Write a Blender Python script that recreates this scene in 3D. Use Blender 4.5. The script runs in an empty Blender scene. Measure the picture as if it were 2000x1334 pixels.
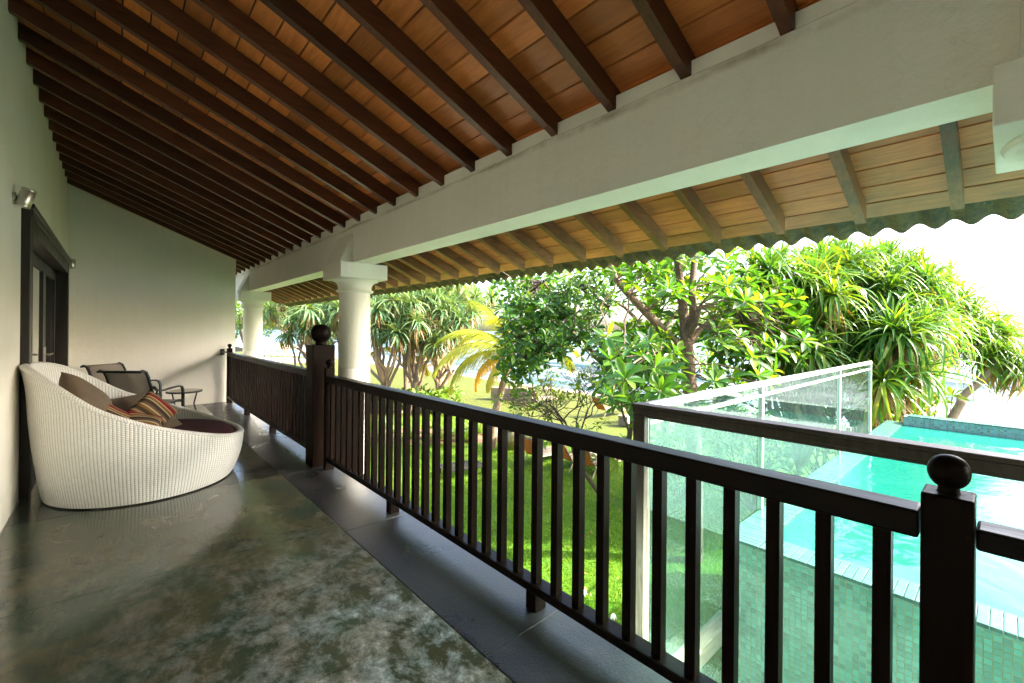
import bpy, bmesh, math, random
import numpy as np
from mathutils import Vector, Matrix, Euler
PI = math.pi
R = math.radians
random.seed(7)
rng = np.random.default_rng(11)
S = bpy.context.scene
COL = S.collection

# ------------------------------------------------------------------ camera
YAW, ROLL, EYE = R(41.778), R(0.506), 1.4
cam = bpy.data.cameras.new('camera')
cam.sensor_width = 36.0
cam.lens = 864.0 / 2000.0 * 36.0
cam.shift_y = -0.010
cam.clip_start = 0.05
cam.clip_end = 9000
camo = bpy.data.objects.new('camera', cam)
COL.objects.link(camo)
camo.matrix_world = Matrix.Translation((0, 0, EYE)) @ Matrix.Rotation(-YAW, 4, 'Z') @ Matrix.Rotation(R(90), 4, 'X') @ Matrix.Rotation(ROLL, 4, 'Z')
S.camera = camo

# ------------------------------------------------------------------ sky, sun, exposure
SUN_EL = R(37)
SUN_DIR = Vector((0.70, -0.714, 0)).normalized() * math.cos(SUN_EL) + Vector((0, 0, math.sin(SUN_EL)))
W = bpy.data.worlds.new('World')
S.world = W
W.use_nodes = True
wn = W.node_tree
wn.nodes.clear()
sky = wn.nodes.new('ShaderNodeTexSky')
sky.sky_type = 'NISHITA'
sky.sun_disc = False
sky.sun_elevation = SUN_EL
sky.sun_rotation = math.atan2(SUN_DIR.x, SUN_DIR.y)
sky.altitude = 0
sky.air_density = 0.8
sky.dust_density = 5.0
sky.ozone_density = 0.6
bg = wn.nodes.new('ShaderNodeBackground')
bg.inputs['Strength'].default_value = 0.15
wo = wn.nodes.new('ShaderNodeOutputWorld')
wn.links.new(sky.outputs[0], bg.inputs[0])
wn.links.new(bg.outputs[0], wo.inputs[0])
sl = bpy.data.lights.new('sun', 'SUN')
sl.energy = 3.0
sl.angle = R(0.53)
sl.color = (1.0, 0.95, 0.86)
so = bpy.data.objects.new('sun', sl)
COL.objects.link(so)
so.rotation_euler = SUN_DIR.to_track_quat('Z', 'Y').to_euler()
so.location = (40, -30, 45)
S.view_settings.view_transform = 'Standard'
S.view_settings.look = 'None'
S.view_settings.gamma = 1.0
S.view_settings.use_curve_mapping = False
S.view_settings.exposure = 3.45
S.render.engine = 'CYCLES'
S.cycles.max_bounces = 10
S.cycles.diffuse_bounces = 6
S.cycles.glossy_bounces = 4
S.cycles.transmission_bounces = 6
S.cycles.transparent_max_bounces = 12
S.cycles.sample_clamp_indirect = 6.0
S.cycles.use_denoising = True
try:
    S.cycles.denoiser = 'OPENIMAGEDENOISE'
except Exception:
    pass

# ------------------------------------------------------------------ pixel helper (2000 px wide photograph -> point at a chosen depth)
_s, _c, _cr, _sr = math.sin(YAW), math.cos(YAW), math.cos(ROLL), math.sin(ROLL)
def ray(u, v):
    dx, dy = u - 1000.0, v - 647.0
    X = _cr * dx + _sr * dy
    Y = -_sr * dx + _cr * dy
    r = X / 864.0
    return Vector((_s + _c * r, _c - _s * r, -Y / 864.0))
def pt(u, v, t): return Vector((0, 0, EYE)) + ray(u, v) * t
def ground_pt(u, v, z):
    a = ray(u, v)
    return Vector((0, 0, EYE)) + a * ((z - EYE) / a.z)

# ------------------------------------------------------------------ node helpers
def new_mat(name):
    m = bpy.data.materials.new(name)
    m.use_nodes = True
    m.node_tree.nodes.clear()
    return m, m.node_tree
def nd(nt, typ, ins=None, **props):
    n = nt.nodes.new(typ)
    for k, v in props.items(): setattr(n, k, v)
    for k, v in (ins or {}).items():
        if isinstance(v, bpy.types.NodeSocket): nt.links.new(v, n.inputs[k])
        else: n.inputs[k].default_value = v
    return n
def c4(c): return (c[0], c[1], c[2], 1.0)
def ramp(nt, fac, stops):
    n = nd(nt, 'ShaderNodeValToRGB', {'Fac': fac})
    e = n.color_ramp.elements
    while len(e) < len(stops): e.new(0.5)
    for i, (p, c) in enumerate(stops):
        e[i].position = p
        e[i].color = c4(c) if len(c) == 3 else c
    return n.outputs['Color']
def framp(nt, fac, a, b, lo=0.0, hi=1.0):
    n = nd(nt, 'ShaderNodeMapRange', {'Value': fac, 'From Min': a, 'From Max': b, 'To Min': lo, 'To Max': hi})
    n.clamp = True
    return n.outputs[0]
def mixc(nt, fac, a, b, mode='MIX'):
    n = nd(nt, 'ShaderNodeMix', data_type='RGBA', blend_type=mode)
    for k, v in ((0, fac), (6, a), (7, b)):
        if isinstance(v, bpy.types.NodeSocket): nt.links.new(v, n.inputs[k])
        elif k == 0: n.inputs[0].default_value = v
        else: n.inputs[k].default_value = c4(v)
    return n.outputs[2]
def math_(nt, op, a, b=0.0):
    n = nd(nt, 'ShaderNodeMath', {0: a, 1: b}, operation=op)
    return n.outputs[0]
def pos(nt, scale=(1, 1, 1), kind='world'):
    if kind == 'world': s = nd(nt, 'ShaderNodeNewGeometry').outputs['Position']
    elif kind == 'uv': s = nd(nt, 'ShaderNodeUVMap').outputs[0]
    else: s = nd(nt, 'ShaderNodeTexCoord').outputs['Object']
    return nd(nt, 'ShaderNodeMapping', {'Vector': s, 'Scale': scale}).outputs[0]
def noise(nt, vec, scale, detail=4, rough=0.55, dist=0.0):
    return nd(nt, 'ShaderNodeTexNoise', {'Vector': vec, 'Scale': scale, 'Detail': detail, 'Roughness': rough, 'Distortion': dist}).outputs[0]
def bump(nt, h, strength=0.3, dist=0.01):
    return nd(nt, 'ShaderNodeBump', {'Height': h, 'Strength': strength, 'Distance': dist}).outputs[0]
def principled(nt, color, rough=0.6, spec=0.5, normal=None, metal=0.0, coat=0.0, coat_rough=0.05):
    p = nd(nt, 'ShaderNodeBsdfPrincipled')
    for k, v in (('Base Color', color), ('Roughness', rough), ('Specular IOR Level', spec), ('Metallic', metal), ('Coat Weight', coat), ('Coat Roughness', coat_rough)):
        if isinstance(v, bpy.types.NodeSocket): nt.links.new(v, p.inputs[k])
        elif k == 'Base Color': p.inputs[k].default_value = c4(v)
        else: p.inputs[k].default_value = v
    if normal is not None: nt.links.new(normal, p.inputs['Normal'])
    return p
def out(nt, sh):
    o = nd(nt, 'ShaderNodeOutputMaterial')
    nt.links.new(sh.outputs[0] if hasattr(sh, 'outputs') else sh, o.inputs[0])
def objrand(nt): return nd(nt, 'ShaderNodeObjectInfo').outputs['Random']

# ------------------------------------------------------------------ materials
def simple(name, col, rough=0.5, var=0.15, scale=6.0, bmp=0.0, metal=0.0, spec=0.5, coat=0.0):
    m, nt = new_mat(name)
    n = noise(nt, pos(nt), scale, 5)
    c = mixc(nt, n, [x * (1 - var) for x in col], [min(1, x * (1 + var)) for x in col])
    nm = bump(nt, noise(nt, pos(nt), scale * 9, 3), bmp, 0.004) if bmp else None
    r = framp(nt, n, 0.3, 0.7, max(0.02, rough - 0.07), min(1, rough + 0.07))
    out(nt, principled(nt, c, r, spec, nm, metal, coat))
    return m

def plaster(name, col, streak=0.5, stain=False, scuff=False):
    m, nt = new_mat(name)
    a = noise(nt, pos(nt, (1, 1, 1)), 1.3, 6, 0.6)
    b = noise(nt, pos(nt, (9, 9, 0.5)), 2.0, 5, 0.6)
    c = noise(nt, pos(nt), 38, 4, 0.7)
    spots = framp(nt, noise(nt, pos(nt), 7, 6, 0.75), 0.68, 0.76, 0, 0.22)
    base = mixc(nt, framp(nt, a, 0.3, 0.7), [x * 0.93 for x in col], col)
    base = mixc(nt, framp(nt, b, 0.45, 0.75, 0, 0.30 * streak), base, [col[0] * 0.72, col[1] * 0.70, col[2] * 0.56])
    base = mixc(nt, spots, base, [col[0] * 0.66, col[1] * 0.63, col[2] * 0.5])
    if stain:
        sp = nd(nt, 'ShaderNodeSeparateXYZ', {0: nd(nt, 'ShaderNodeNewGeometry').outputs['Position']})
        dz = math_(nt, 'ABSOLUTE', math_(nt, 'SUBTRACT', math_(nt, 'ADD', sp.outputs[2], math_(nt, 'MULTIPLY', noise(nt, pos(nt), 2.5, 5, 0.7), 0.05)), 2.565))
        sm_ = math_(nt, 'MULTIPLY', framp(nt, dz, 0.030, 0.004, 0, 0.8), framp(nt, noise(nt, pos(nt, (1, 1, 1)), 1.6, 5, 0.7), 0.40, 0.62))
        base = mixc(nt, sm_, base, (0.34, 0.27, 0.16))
        crk = framp(nt, math_(nt, 'ABSOLUTE', math_(nt, 'SUBTRACT', noise(nt, pos(nt), 1.4, 6, 0.62, 0.4), 0.5)), 0.0, 0.0022, 0.13, 0)
        base = mixc(nt, crk, base, (0.30, 0.26, 0.19))
    if scuff:      # damp and scuff marks along the skirting
        zz0 = nd(nt, 'ShaderNodeSeparateXYZ', {0: nd(nt, 'ShaderNodeNewGeometry').outputs['Position']}).outputs[2]
        lowm = framp(nt, math_(nt, 'ADD', zz0, math_(nt, 'MULTIPLY', noise(nt, pos(nt, (1, 1, 0.6)), 3.0, 6, 0.7), -0.75)), -0.15, -0.45, 0, 0.40)
        base = mixc(nt, lowm, base, (0.50, 0.46, 0.36))
        scf = framp(nt, noise(nt, pos(nt, (1, 3, 9)), 2.3, 6, 0.75), 0.70, 0.78, 0, 0.25)
        base = mixc(nt, scf, base, (0.42, 0.39, 0.32))
    dent = noise(nt, pos(nt), 6, 4, 0.6)
    h = math_(nt, 'ADD', math_(nt, 'MULTIPLY', c, 0.35), math_(nt, 'ADD', math_(nt, 'MULTIPLY', a, 1.0), math_(nt, 'MULTIPLY', dent, 0.9)))
    out(nt, principled(nt, base, 0.75, 0.25, bump(nt, h, 0.45, 0.016)))
    return m
M_WALL = plaster('wall_plaster', (0.89, 0.87, 0.79), 0.3, False, True)
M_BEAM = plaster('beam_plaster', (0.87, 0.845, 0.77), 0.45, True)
M_FASCIA = plaster('slab_plaster', (0.72, 0.72, 0.68), 0.5)

def wood(name, dark, light, axis='y', rough=0.42, spec=0.4, weather=None, bmp=0.25, rnd=0.5, wear=0.0):
    m, nt = new_mat(name)
    sc = {'x': (1.2, 14, 14), 'y': (14, 1.2, 14), 'z': (14, 14, 1.2)}[axis]
    oi = nd(nt, 'ShaderNodeObjectInfo')
    off = nd(nt, 'ShaderNodeVectorMath', {0: nd(nt, 'ShaderNodeNewGeometry').outputs['Position']}, operation='ADD')
    cmb = nd(nt, 'ShaderNodeCombineXYZ', {0: math_(nt, 'MULTIPLY', oi.outputs['Random'], 37.0), 1: math_(nt, 'MULTIPLY', oi.outputs['Random'], 91.0), 2: 0.0})
    nt.links.new(cmb.outputs[0], off.inputs[1])
    v = nd(nt, 'ShaderNodeMapping', {'Vector': off.outputs[0], 'Scale': sc}).outputs[0]
    g = noise(nt, v, 2.2, 7, 0.62, 1.2)
    g2 = noise(nt, v, 9, 4, 0.6)
    f = math_(nt, 'ADD', math_(nt, 'MULTIPLY', g, 0.75), math_(nt, 'MULTIPLY', g2, 0.25))
    col = ramp(nt, f, [(0.32, dark), (0.68, light)])
    tone = framp(nt, oi.outputs['Random'], 0, 1, 1 - rnd * 0.5, 1 + rnd * 0.35)
    hsv = nd(nt, 'ShaderNodeHueSaturation', {'Color': col, 'Value': tone, 'Hue': 0.5, 'Saturation': 1.0})
    col = hsv.outputs[0]
    if weather:
        x0, x1, wcol, amt = weather
        xs = nd(nt, 'ShaderNodeSeparateXYZ', {0: nd(nt, 'ShaderNodeNewGeometry').outputs['Position']}).outputs[0]
        wx = framp(nt, math_(nt, 'ADD', xs, math_(nt, 'MULTIPLY', noise(nt, pos(nt), 3, 5, 0.65), 1.1)), x0 + 0.55, x1 + 0.55, 0, amt)
        wc = mixc(nt, framp(nt, g, 0.35, 0.65), [x * 0.55 for x in wcol], wcol)
        moss = framp(nt, noise(nt, pos(nt), 3.2, 7, 0.72), 0.48, 0.66, 0, 0.8)
        wc = mixc(nt, moss, wc, (0.115, 0.085, 0.028))
        col = mixc(nt, wx, col, wc)
    if wear:      # dust and rubbed spots on the dark paint
        col = mixc(nt, framp(nt, noise(nt, pos(nt), 15, 7, 0.76), 0.60, 0.74, 0, wear), col, (0.030, 0.024, 0.020))
    out(nt, principled(nt, col, framp(nt, g, 0.3, 0.7, rough - 0.08, rough + 0.12), spec, bump(nt, f, bmp, 0.004)))
    return m
M_BOARD = wood('ceiling_board_wood', (0.44, 0.128, 0.032), (0.70, 0.235, 0.064), 'y', 0.40, 0.45, (2.3, 3.5, (0.46, 0.225, 0.085), 0.62), 0.25, 0.85)
M_RAFTER = wood('rafter_wood', (0.050, 0.017, 0.009), (0.150, 0.046, 0.022), 'x', 0.42, 0.45, (2.4, 3.2, (0.36, 0.175, 0.064), 0.85), 0.3, 0.9)
M_RAIL = wood('railing_wood', (0.0035, 0.0024, 0.0020), (0.011, 0.0065, 0.0048), 'y', 0.34, 0.08, None, 0.25, 0.3, 0.6)
M_POST = wood('newel_wood', (0.0038, 0.0026, 0.0021), (0.013, 0.0075, 0.0055), 'z', 0.36, 0.035, None, 0.25, 0.3, 0.5)
M_DOOR = wood('door_wood', (0.008, 0.006, 0.0045), (0.022, 0.016, 0.012), 'z', 0.38, 0.45, None, 0.2, 0.2)
M_SILL = wood('pale_timber', (0.20, 0.155, 0.10), (0.34, 0.28, 0.20), 'x', 0.6, 0.3, None, 0.35, 0.3)
M_DARKSLAT = wood('grey_slat_wood', (0.016, 0.014, 0.012), (0.038, 0.034, 0.030), 'y', 0.7, 0.1, None, 0.3, 0.6)

def m_screen_post():
    m, nt = new_mat('screen_frame_wood')
    z = nd(nt, 'ShaderNodeSeparateXYZ', {0: nd(nt, 'ShaderNodeNewGeometry').outputs['Position']}).outputs[2]
    g = noise(nt, pos(nt, (12, 12, 1.0)), 3, 6, 0.65, 0.8)
    fac = framp(nt, math_(nt, 'ADD', z, math_(nt, 'MULTIPLY', g, 0.5)), 0.35, 0.75, 0.75, 0.0)  # paler below: weathering, plus the sunlit part of the post put into the colour
    col = mixc(nt, fac, ramp(nt, g, [(0.3, (0.018, 0.012, 0.009)), (0.7, (0.07, 0.045, 0.032))]), ramp(nt, g, [(0.3, (0.16, 0.12, 0.09)), (0.7, (0.42, 0.36, 0.29))]))
    out(nt, principled(nt, col, 0.5, 0.4, bump(nt, g, 0.3, 0.004)))
    return m
M_SCREEN = m_screen_post()

def m_floor(name, dark=0.0):
    m, nt = new_mat(name)
    P = pos(nt)
    sx = nd(nt, 'ShaderNodeSeparateXYZ', {0: P})
    a = noise(nt, pos(nt, (1, 1.6, 1)), 1.1, 7, 0.66, 0.25)
    b = noise(nt, pos(nt, (1.6, 1, 1)), 2.8, 9, 0.72, 0.35)
    c = noise(nt, pos(nt, (1.3, 1, 1)), 9, 8, 0.74, 0.3)
    d = noise(nt, P, 60, 4, 0.7)
    base = ramp(nt, a, [(0.32, (0.024, 0.054, 0.038)), (0.44, (0.046, 0.066, 0.045)), (0.52, (0.078, 0.076, 0.046)), (0.60, (0.044, 0.062, 0.046)), (0.72, (0.100, 0.096, 0.076))])
    base = mixc(nt, framp(nt, b, 0.50, 0.72, 0, 0.7), base, (0.17, 0.15, 0.11))
    base = mixc(nt, framp(nt, c, 0.55, 0.75, 0, 0.5), base, (0.030, 0.030, 0.020))
    tr_ = noise(nt, pos(nt, (22, 3.0, 1)), 1.6, 7, 0.7, 0.8)
    base = mixc(nt, framp(nt, tr_, 0.55, 0.75, 0, 0.35), base, (0.150, 0.140, 0.110))
    base = mixc(nt, framp(nt, tr_, 0.42, 0.28, 0, 0.30), base, (0.028, 0.032, 0.022))
    # white bloom, worn in towards the rain side of the floor near the rail
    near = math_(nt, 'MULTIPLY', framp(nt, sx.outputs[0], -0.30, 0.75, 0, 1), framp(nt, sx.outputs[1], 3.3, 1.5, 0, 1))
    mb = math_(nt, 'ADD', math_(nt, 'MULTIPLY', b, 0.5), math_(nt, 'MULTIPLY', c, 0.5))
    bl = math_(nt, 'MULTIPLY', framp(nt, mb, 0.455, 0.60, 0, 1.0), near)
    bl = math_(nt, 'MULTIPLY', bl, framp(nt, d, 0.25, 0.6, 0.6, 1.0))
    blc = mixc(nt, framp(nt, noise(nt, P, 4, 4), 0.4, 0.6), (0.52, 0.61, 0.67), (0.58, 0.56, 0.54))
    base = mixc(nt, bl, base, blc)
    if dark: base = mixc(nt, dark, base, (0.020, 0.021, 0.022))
    rg = math_(nt, 'ADD', framp(nt, c, 0.3, 0.7, 0.07, 0.18), math_(nt, 'MULTIPLY', bl, 0.25))
    h = math_(nt, 'ADD', math_(nt, 'MULTIPLY', c, 0.6), math_(nt, 'MULTIPLY', b, 1.0))
    out(nt, principled(nt, base, rg, 0.55, bump(nt, h, 0.10, 0.006)))
    return m
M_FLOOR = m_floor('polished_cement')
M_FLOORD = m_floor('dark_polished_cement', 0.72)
def m_border():
    m, nt = new_mat('border_stone')
    P = pos(nt)
    n = noise(nt, P, 2.2, 6, 0.6)
    f = noise(nt, pos(nt, (1, 1, 1)), 70, 5, 0.7)
    col = mixc(nt, framp(nt, n, 0.35, 0.65), (0.016, 0.017, 0.020), (0.042, 0.042, 0.046))
    col = mixc(nt, framp(nt, f, 0.62, 0.75, 0, 0.4), col, (0.09, 0.09, 0.095))
    out(nt, principled(nt, col, framp(nt, n, 0.3, 0.7, 0.24, 0.38), 0.55, bump(nt, math_(nt, 'ADD', f, math_(nt, 'MULTIPLY', n, 2.0)), 0.55, 0.005)))
    return m
M_BORDER = m_border()

def m_tile_sheet():
    m, nt = new_mat('roof_sheet_cement')
    P = pos(nt)
    n = noise(nt, P, 7.5, 7, 0.72, 0.3)
    f = noise(nt, P, 40, 5, 0.75)
    col = ramp(nt, n, [(0.30, (0.020, 0.018, 0.007)), (0.45, (0.060, 0.046, 0.013)), (0.55, (0.125, 0.088, 0.022)), (0.62, (0.036, 0.036, 0.016)), (0.70, (0.26, 0.23, 0.12))])
    col = mixc(nt, framp(nt, f, 0.5, 0.7, 0, 0.55), col, (0.045, 0.05, 0.028))
    out(nt, principled(nt, col, 0.7, 0.35, bump(nt, math_(nt, 'ADD', f, n), 0.5, 0.01)))
    return m
M_SHEET = m_tile_sheet()

def m_wicker():
    m, nt = new_mat('white_wicker')
    uv = nd(nt, 'ShaderNodeUVMap').outputs[0]
    sx = nd(nt, 'ShaderNodeSeparateXYZ', {0: uv})
    u, v = sx.outputs[0], sx.outputs[1]
    su = math_(nt, 'SINE', math_(nt, 'MULTIPLY', u, PI))              # stake sign
    au = math_(nt, 'ABSOLUTE', su)
    col_id = math_(nt, 'FLOOR', u)
    vv = math_(nt, 'ADD', v, math_(nt, 'MULTIPLY', math_(nt, 'MODULO', col_id, 2.0), 0.5))
    av = math_(nt, 'ABSOLUTE', math_(nt, 'SINE', math_(nt, 'MULTIPLY', vv, PI)))
    wn_ = noise(nt, pos(nt), 24, 3)
    h = math_(nt, 'MULTIPLY', math_(nt, 'POWER', au, 0.55), math_(nt, 'POWER', av, 0.28))
    h = math_(nt, 'MULTIPLY', h, framp(nt, wn_, 0.3, 0.6, 0.82, 1.0))
    n = noise(nt, pos(nt), 5, 5)
    n2 = noise(nt, pos(nt), 60, 2)
    lit = mixc(nt, n, (0.88, 0.88, 0.85), (0.93, 0.93, 0.91))
    lit = mixc(nt, framp(nt, n2, 0.5, 0.8, 0, 0.35), lit, (0.58, 0.57, 0.49))
    col = mixc(nt, framp(nt, h, 0.30, 0.62), (0.52, 0.51, 0.46), lit)
    out(nt, principled(nt, col, 0.45, 0.4, bump(nt, h, 0.7, 0.006)))
    return m
M_WICKER = m_wicker()

def fabric(name, col, rough=0.85, scale=260):
    m, nt = new_mat(name)
    P = pos(nt, kind='obj')
    n = noise(nt, P, scale, 2)
    g = noise(nt, P, 6, 4)
    c = mixc(nt, g, [x * 0.82 for x in col], [x * 1.12 for x in col])
    c = mixc(nt, framp(nt, n, 0.4, 0.7, 0, 0.3), c, [x * 0.6 for x in col])
    p = principled(nt, c, rough, 0.2, bump(nt, math_(nt, 'ADD', n, math_(nt, 'MULTIPLY', g, 3.0)), 0.3, 0.004))
    p.inputs['Sheen Weight'].default_value = 0.02
    out(nt, p)
    return m
M_BROWN = fabric('brown_cushion_fabric', (0.155, 0.115, 0.078))
M_MAROON = fabric('maroon_cushion_fabric', (0.060, 0.009, 0.012))
def m_sling():
    m, nt = new_mat('beige_sling_mesh')
    p = principled(nt, (0.42, 0.36, 0.29), 0.7, 0.2)
    tl = nd(nt, 'ShaderNodeBsdfTranslucent', {'Color': (0.42, 0.36, 0.29, 1)})
    tr = nd(nt, 'ShaderNodeBsdfTransparent')
    a = nd(nt, 'ShaderNodeMixShader', {0: 0.35}); nt.links.new(p.outputs[0], a.inputs[1]); nt.links.new(tl.outputs[0], a.inputs[2])
    b = nd(nt, 'ShaderNodeMixShader', {0: 0.22}); nt.links.new(a.outputs[0], b.inputs[1]); nt.links.new(tr.outputs[0], b.inputs[2])
    out(nt, b)
    return m
M_SLING = m_sling()
M_BEIGE = fabric('beige_lounger_fabric', (0.17, 0.13, 0.085))
M_ORANGE = fabric('orange_lounger_fabric', (0.34, 0.10, 0.006))
M_CREAM = fabric('cream_parasol_fabric', (0.30, 0.19, 0.10))
def m_stripe():
    m, nt = new_mat('striped_cushion_fabric')
    x = nd(nt, 'ShaderNodeSeparateXYZ', {0: nd(nt, 'ShaderNodeTexCoord').outputs['Object']}).outputs[0]
    f = math_(nt, 'FRACT', math_(nt, 'ADD', math_(nt, 'MULTIPLY', x, 4.4), 20.0))
    r = nd(nt, 'ShaderNodeValToRGB', {'Fac': f})
    r.color_ramp.interpolation = 'CONSTANT'
    st = [(0.0, (0.050, 0.034, 0.023)), (0.14, (0.409, 0.340, 0.216)), (0.19, (0.198, 0.105, 0.025)), (0.30, (0.409, 0.340, 0.216)), (0.34, (0.198, 0.015, 0.014)), (0.50, (0.264, 0.190, 0.108)), (0.60, (0.056, 0.037, 0.025)), (0.74, (0.198, 0.105, 0.025)), (0.84, (0.436, 0.367, 0.245)), (0.90, (0.132, 0.082, 0.043))]
    e = r.color_ramp.elements
    while len(e) < len(st): e.new(0.5)
    for i, (p, c) in enumerate(st):
        e[i].position = p
        e[i].color = c4(c)
    n = noise(nt, pos(nt, kind='obj'), 300, 2)
    c = mixc(nt, framp(nt, n, 0.4, 0.7, 0, 0.25), r.outputs[0], (0.05, 0.03, 0.02))
    out(nt, principled(nt, c, 0.85, 0.2, bump(nt, n, 0.3, 0.003)))
    return m
M_STRIPE = m_stripe()
M_FRAME = simple('black_metal_frame', (0.022, 0.022, 0.024), 0.32, 0.2, 8)
M_STEEL = simple('brushed_steel', (0.50, 0.46, 0.40), 0.36, 0.12, 30, 0.0, 1.0)
M_ALU = simple('screen_aluminium', (0.48, 0.47, 0.46), 0.38, 0.15, 14, 0.05, 0.7)
M_BLACK = simple('interior_black', (0.03, 0.028, 0.025), 0.6)
M_ROOM = simple('room_plaster', (0.45, 0.42, 0.36), 0.8)
M_CLAY = simple('clay_jar_glaze', (0.10, 0.085, 0.022), 0.35, 0.35, 5, 0.1)
M_SOIL = simple('bed_soil', (0.11, 0.055, 0.028), 0.9, 0.5, 3, 0.6)
M_STONE = simple('garden_stone', (0.15, 0.115, 0.08), 0.85, 0.25, 2.0, 0.4)
M_WHITE = simple('white_petal', (0.8, 0.8, 0.76), 0.6, 0.05)
M_CONC = simple('grey_concrete', (0.30, 0.30, 0.28), 0.8, 0.2, 2.0, 0.3)

def m_glass(name, tint, veil, refl=1.6):
    m, nt = new_mat(name)
    fr = nd(nt, 'ShaderNodeFresnel', {'IOR': 1.5}).outputs[0]
    tr = nd(nt, 'ShaderNodeBsdfTransparent', {'Color': c4(tint)})
    gl = nd(nt, 'ShaderNodeBsdfGlossy', {'Color': (1, 1, 1, 1), 'Roughness': 0.01})
    mx = nd(nt, 'ShaderNodeMixShader', {0: math_(nt, 'MINIMUM', math_(nt, 'MULTIPLY', fr, refl), 1.0)})
    nt.links.new(tr.outputs[0], mx.inputs[1]); nt.links.new(gl.outputs[0], mx.inputs[2])
    # thin salt film and drip marks on the pane
    n = noise(nt, pos(nt, (6, 6, 1.2)), 3, 7, 0.7)
    n2 = noise(nt, pos(nt), 45, 3, 0.7)
    f = math_(nt, 'MULTIPLY', framp(nt, n, 0.3, 0.75, 0.25, 1.0), veil)
    f = math_(nt, 'ADD', f, framp(nt, n2, 0.66, 0.78, 0, veil * 0.5))
    df = nd(nt, 'ShaderNodeBsdfDiffuse', {'Color': (0.62, 0.74, 0.70, 1)})
    tl = nd(nt, 'ShaderNodeBsdfTranslucent', {'Color': (0.62, 0.74, 0.70, 1)})
    d2 = nd(nt, 'ShaderNodeMixShader', {0: 0.5})
    nt.links.new(df.outputs[0], d2.inputs[1]); nt.links.new(tl.outputs[0], d2.inputs[2])
    m2 = nd(nt, 'ShaderNodeMixShader', {0: f})
    nt.links.new(mx.outputs[0], m2.inputs[1]); nt.links.new(d2.outputs[0], m2.inputs[2])
    out(nt, m2)
    return m
M_GLASS = m_glass('screen_glass', (0.78, 0.93, 0.90), 0.016, 0.15)
M_DGLASS = m_glass('door_glass', (0.80, 0.86, 0.82), 0.03)

def m_mosaic(name, base, grout, size=0.035):
    m, nt = new_mat(name)
    P = nd(nt, 'ShaderNodeNewGeometry').outputs['Position']
    sp = nd(nt, 'ShaderNodeSeparateXYZ', {0: P})
    a = math_(nt, 'DIVIDE', math_(nt, 'ADD', sp.outputs[0], sp.outputs[1]), size)
    b = math_(nt, 'DIVIDE', sp.outputs[2], size)
    fa, fb = math_(nt, 'FRACT', math_(nt, 'ADD', a, 500.0)), math_(nt, 'FRACT', math_(nt, 'ADD', b, 500.0))
    ga = math_(nt, 'MINIMUM', fa, math_(nt, 'SUBTRACT', 1.0, fa))
    gb = math_(nt, 'MINIMUM', fb, math_(nt, 'SUBTRACT', 1.0, fb))
    g = math_(nt, 'MINIMUM', ga, gb)
    cell = nd(nt, 'ShaderNodeCombineXYZ', {0: math_(nt, 'FLOOR', a), 1: math_(nt, 'FLOOR', b), 2: 0.0})
    w = nd(nt, 'ShaderNodeTexWhiteNoise', {'Vector': cell.outputs[0]}, noise_dimensions='3D').outputs[0]
    big = noise(nt, pos(nt), 2.0, 5, 0.6)
    col = mixc(nt, w, [x * 0.62 for x in base], [min(1, x * 1.28) for x in base])
    col = mixc(nt, framp(nt, big, 0.4, 0.7, 0, 0.35), col, (0.18, 0.34, 0.30))
    fac = framp(nt, g, 0.04, 0.10)
    col = mixc(nt, fac, grout, col)
    out(nt, principled(nt, col, framp(nt, fac, 0, 1, 0.7, 0.15), 0.5, bump(nt, fac, 0.4, 0.003)))
    return m
M_MOSAIC = m_mosaic('teal_mosaic', (0.100, 0.275, 0.250), (0.24, 0.22, 0.12))
def m_rim():
    m, nt = new_mat('rim_tile_glaze')
    rd = objrand(nt)
    col = mixc(nt, rd, (0.028, 0.098, 0.082), (0.052, 0.126, 0.108))
    n = noise(nt, pos(nt), 18, 4)
    col = mixc(nt, framp(nt, n, 0.45, 0.75, 0, 0.4), col, (0.11, 0.16, 0.14))
    out(nt, principled(nt, col, 0.24, 0.3, bump(nt, n, 0.1, 0.003)))
    return m
M_RIM = m_rim()
def m_water(name, deep, shal, rough=0.10, bs=0.25, sc=1.6):
    m, nt = new_mat(name)
    n = noise(nt, pos(nt), 0.55, 4, 0.5, 0.4)
    col = mixc(nt, framp(nt, n, 0.3, 0.7), deep, shal)
    h = math_(nt, 'ADD', noise(nt, pos(nt), sc, 3, 0.5, 0.6), math_(nt, 'MULTIPLY', noise(nt, pos(nt), sc * 5, 2, 0.5, 0.5), 0.18))
    p = principled(nt, col, rough, 0.5, bump(nt, h, bs, 0.06))
    p.inputs['IOR'].default_value = 1.333
    out(nt, p)
    return m
M_POOL = m_water('pool_water', (0.003, 0.092, 0.068), (0.010, 0.118, 0.095), 0.06, 0.35, 1.3)
M_FARPOOL = m_water('far_pool_water', (0.10, 0.42, 0.46), (0.18, 0.52, 0.54), 0.10, 0.2, 1.0)
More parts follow.
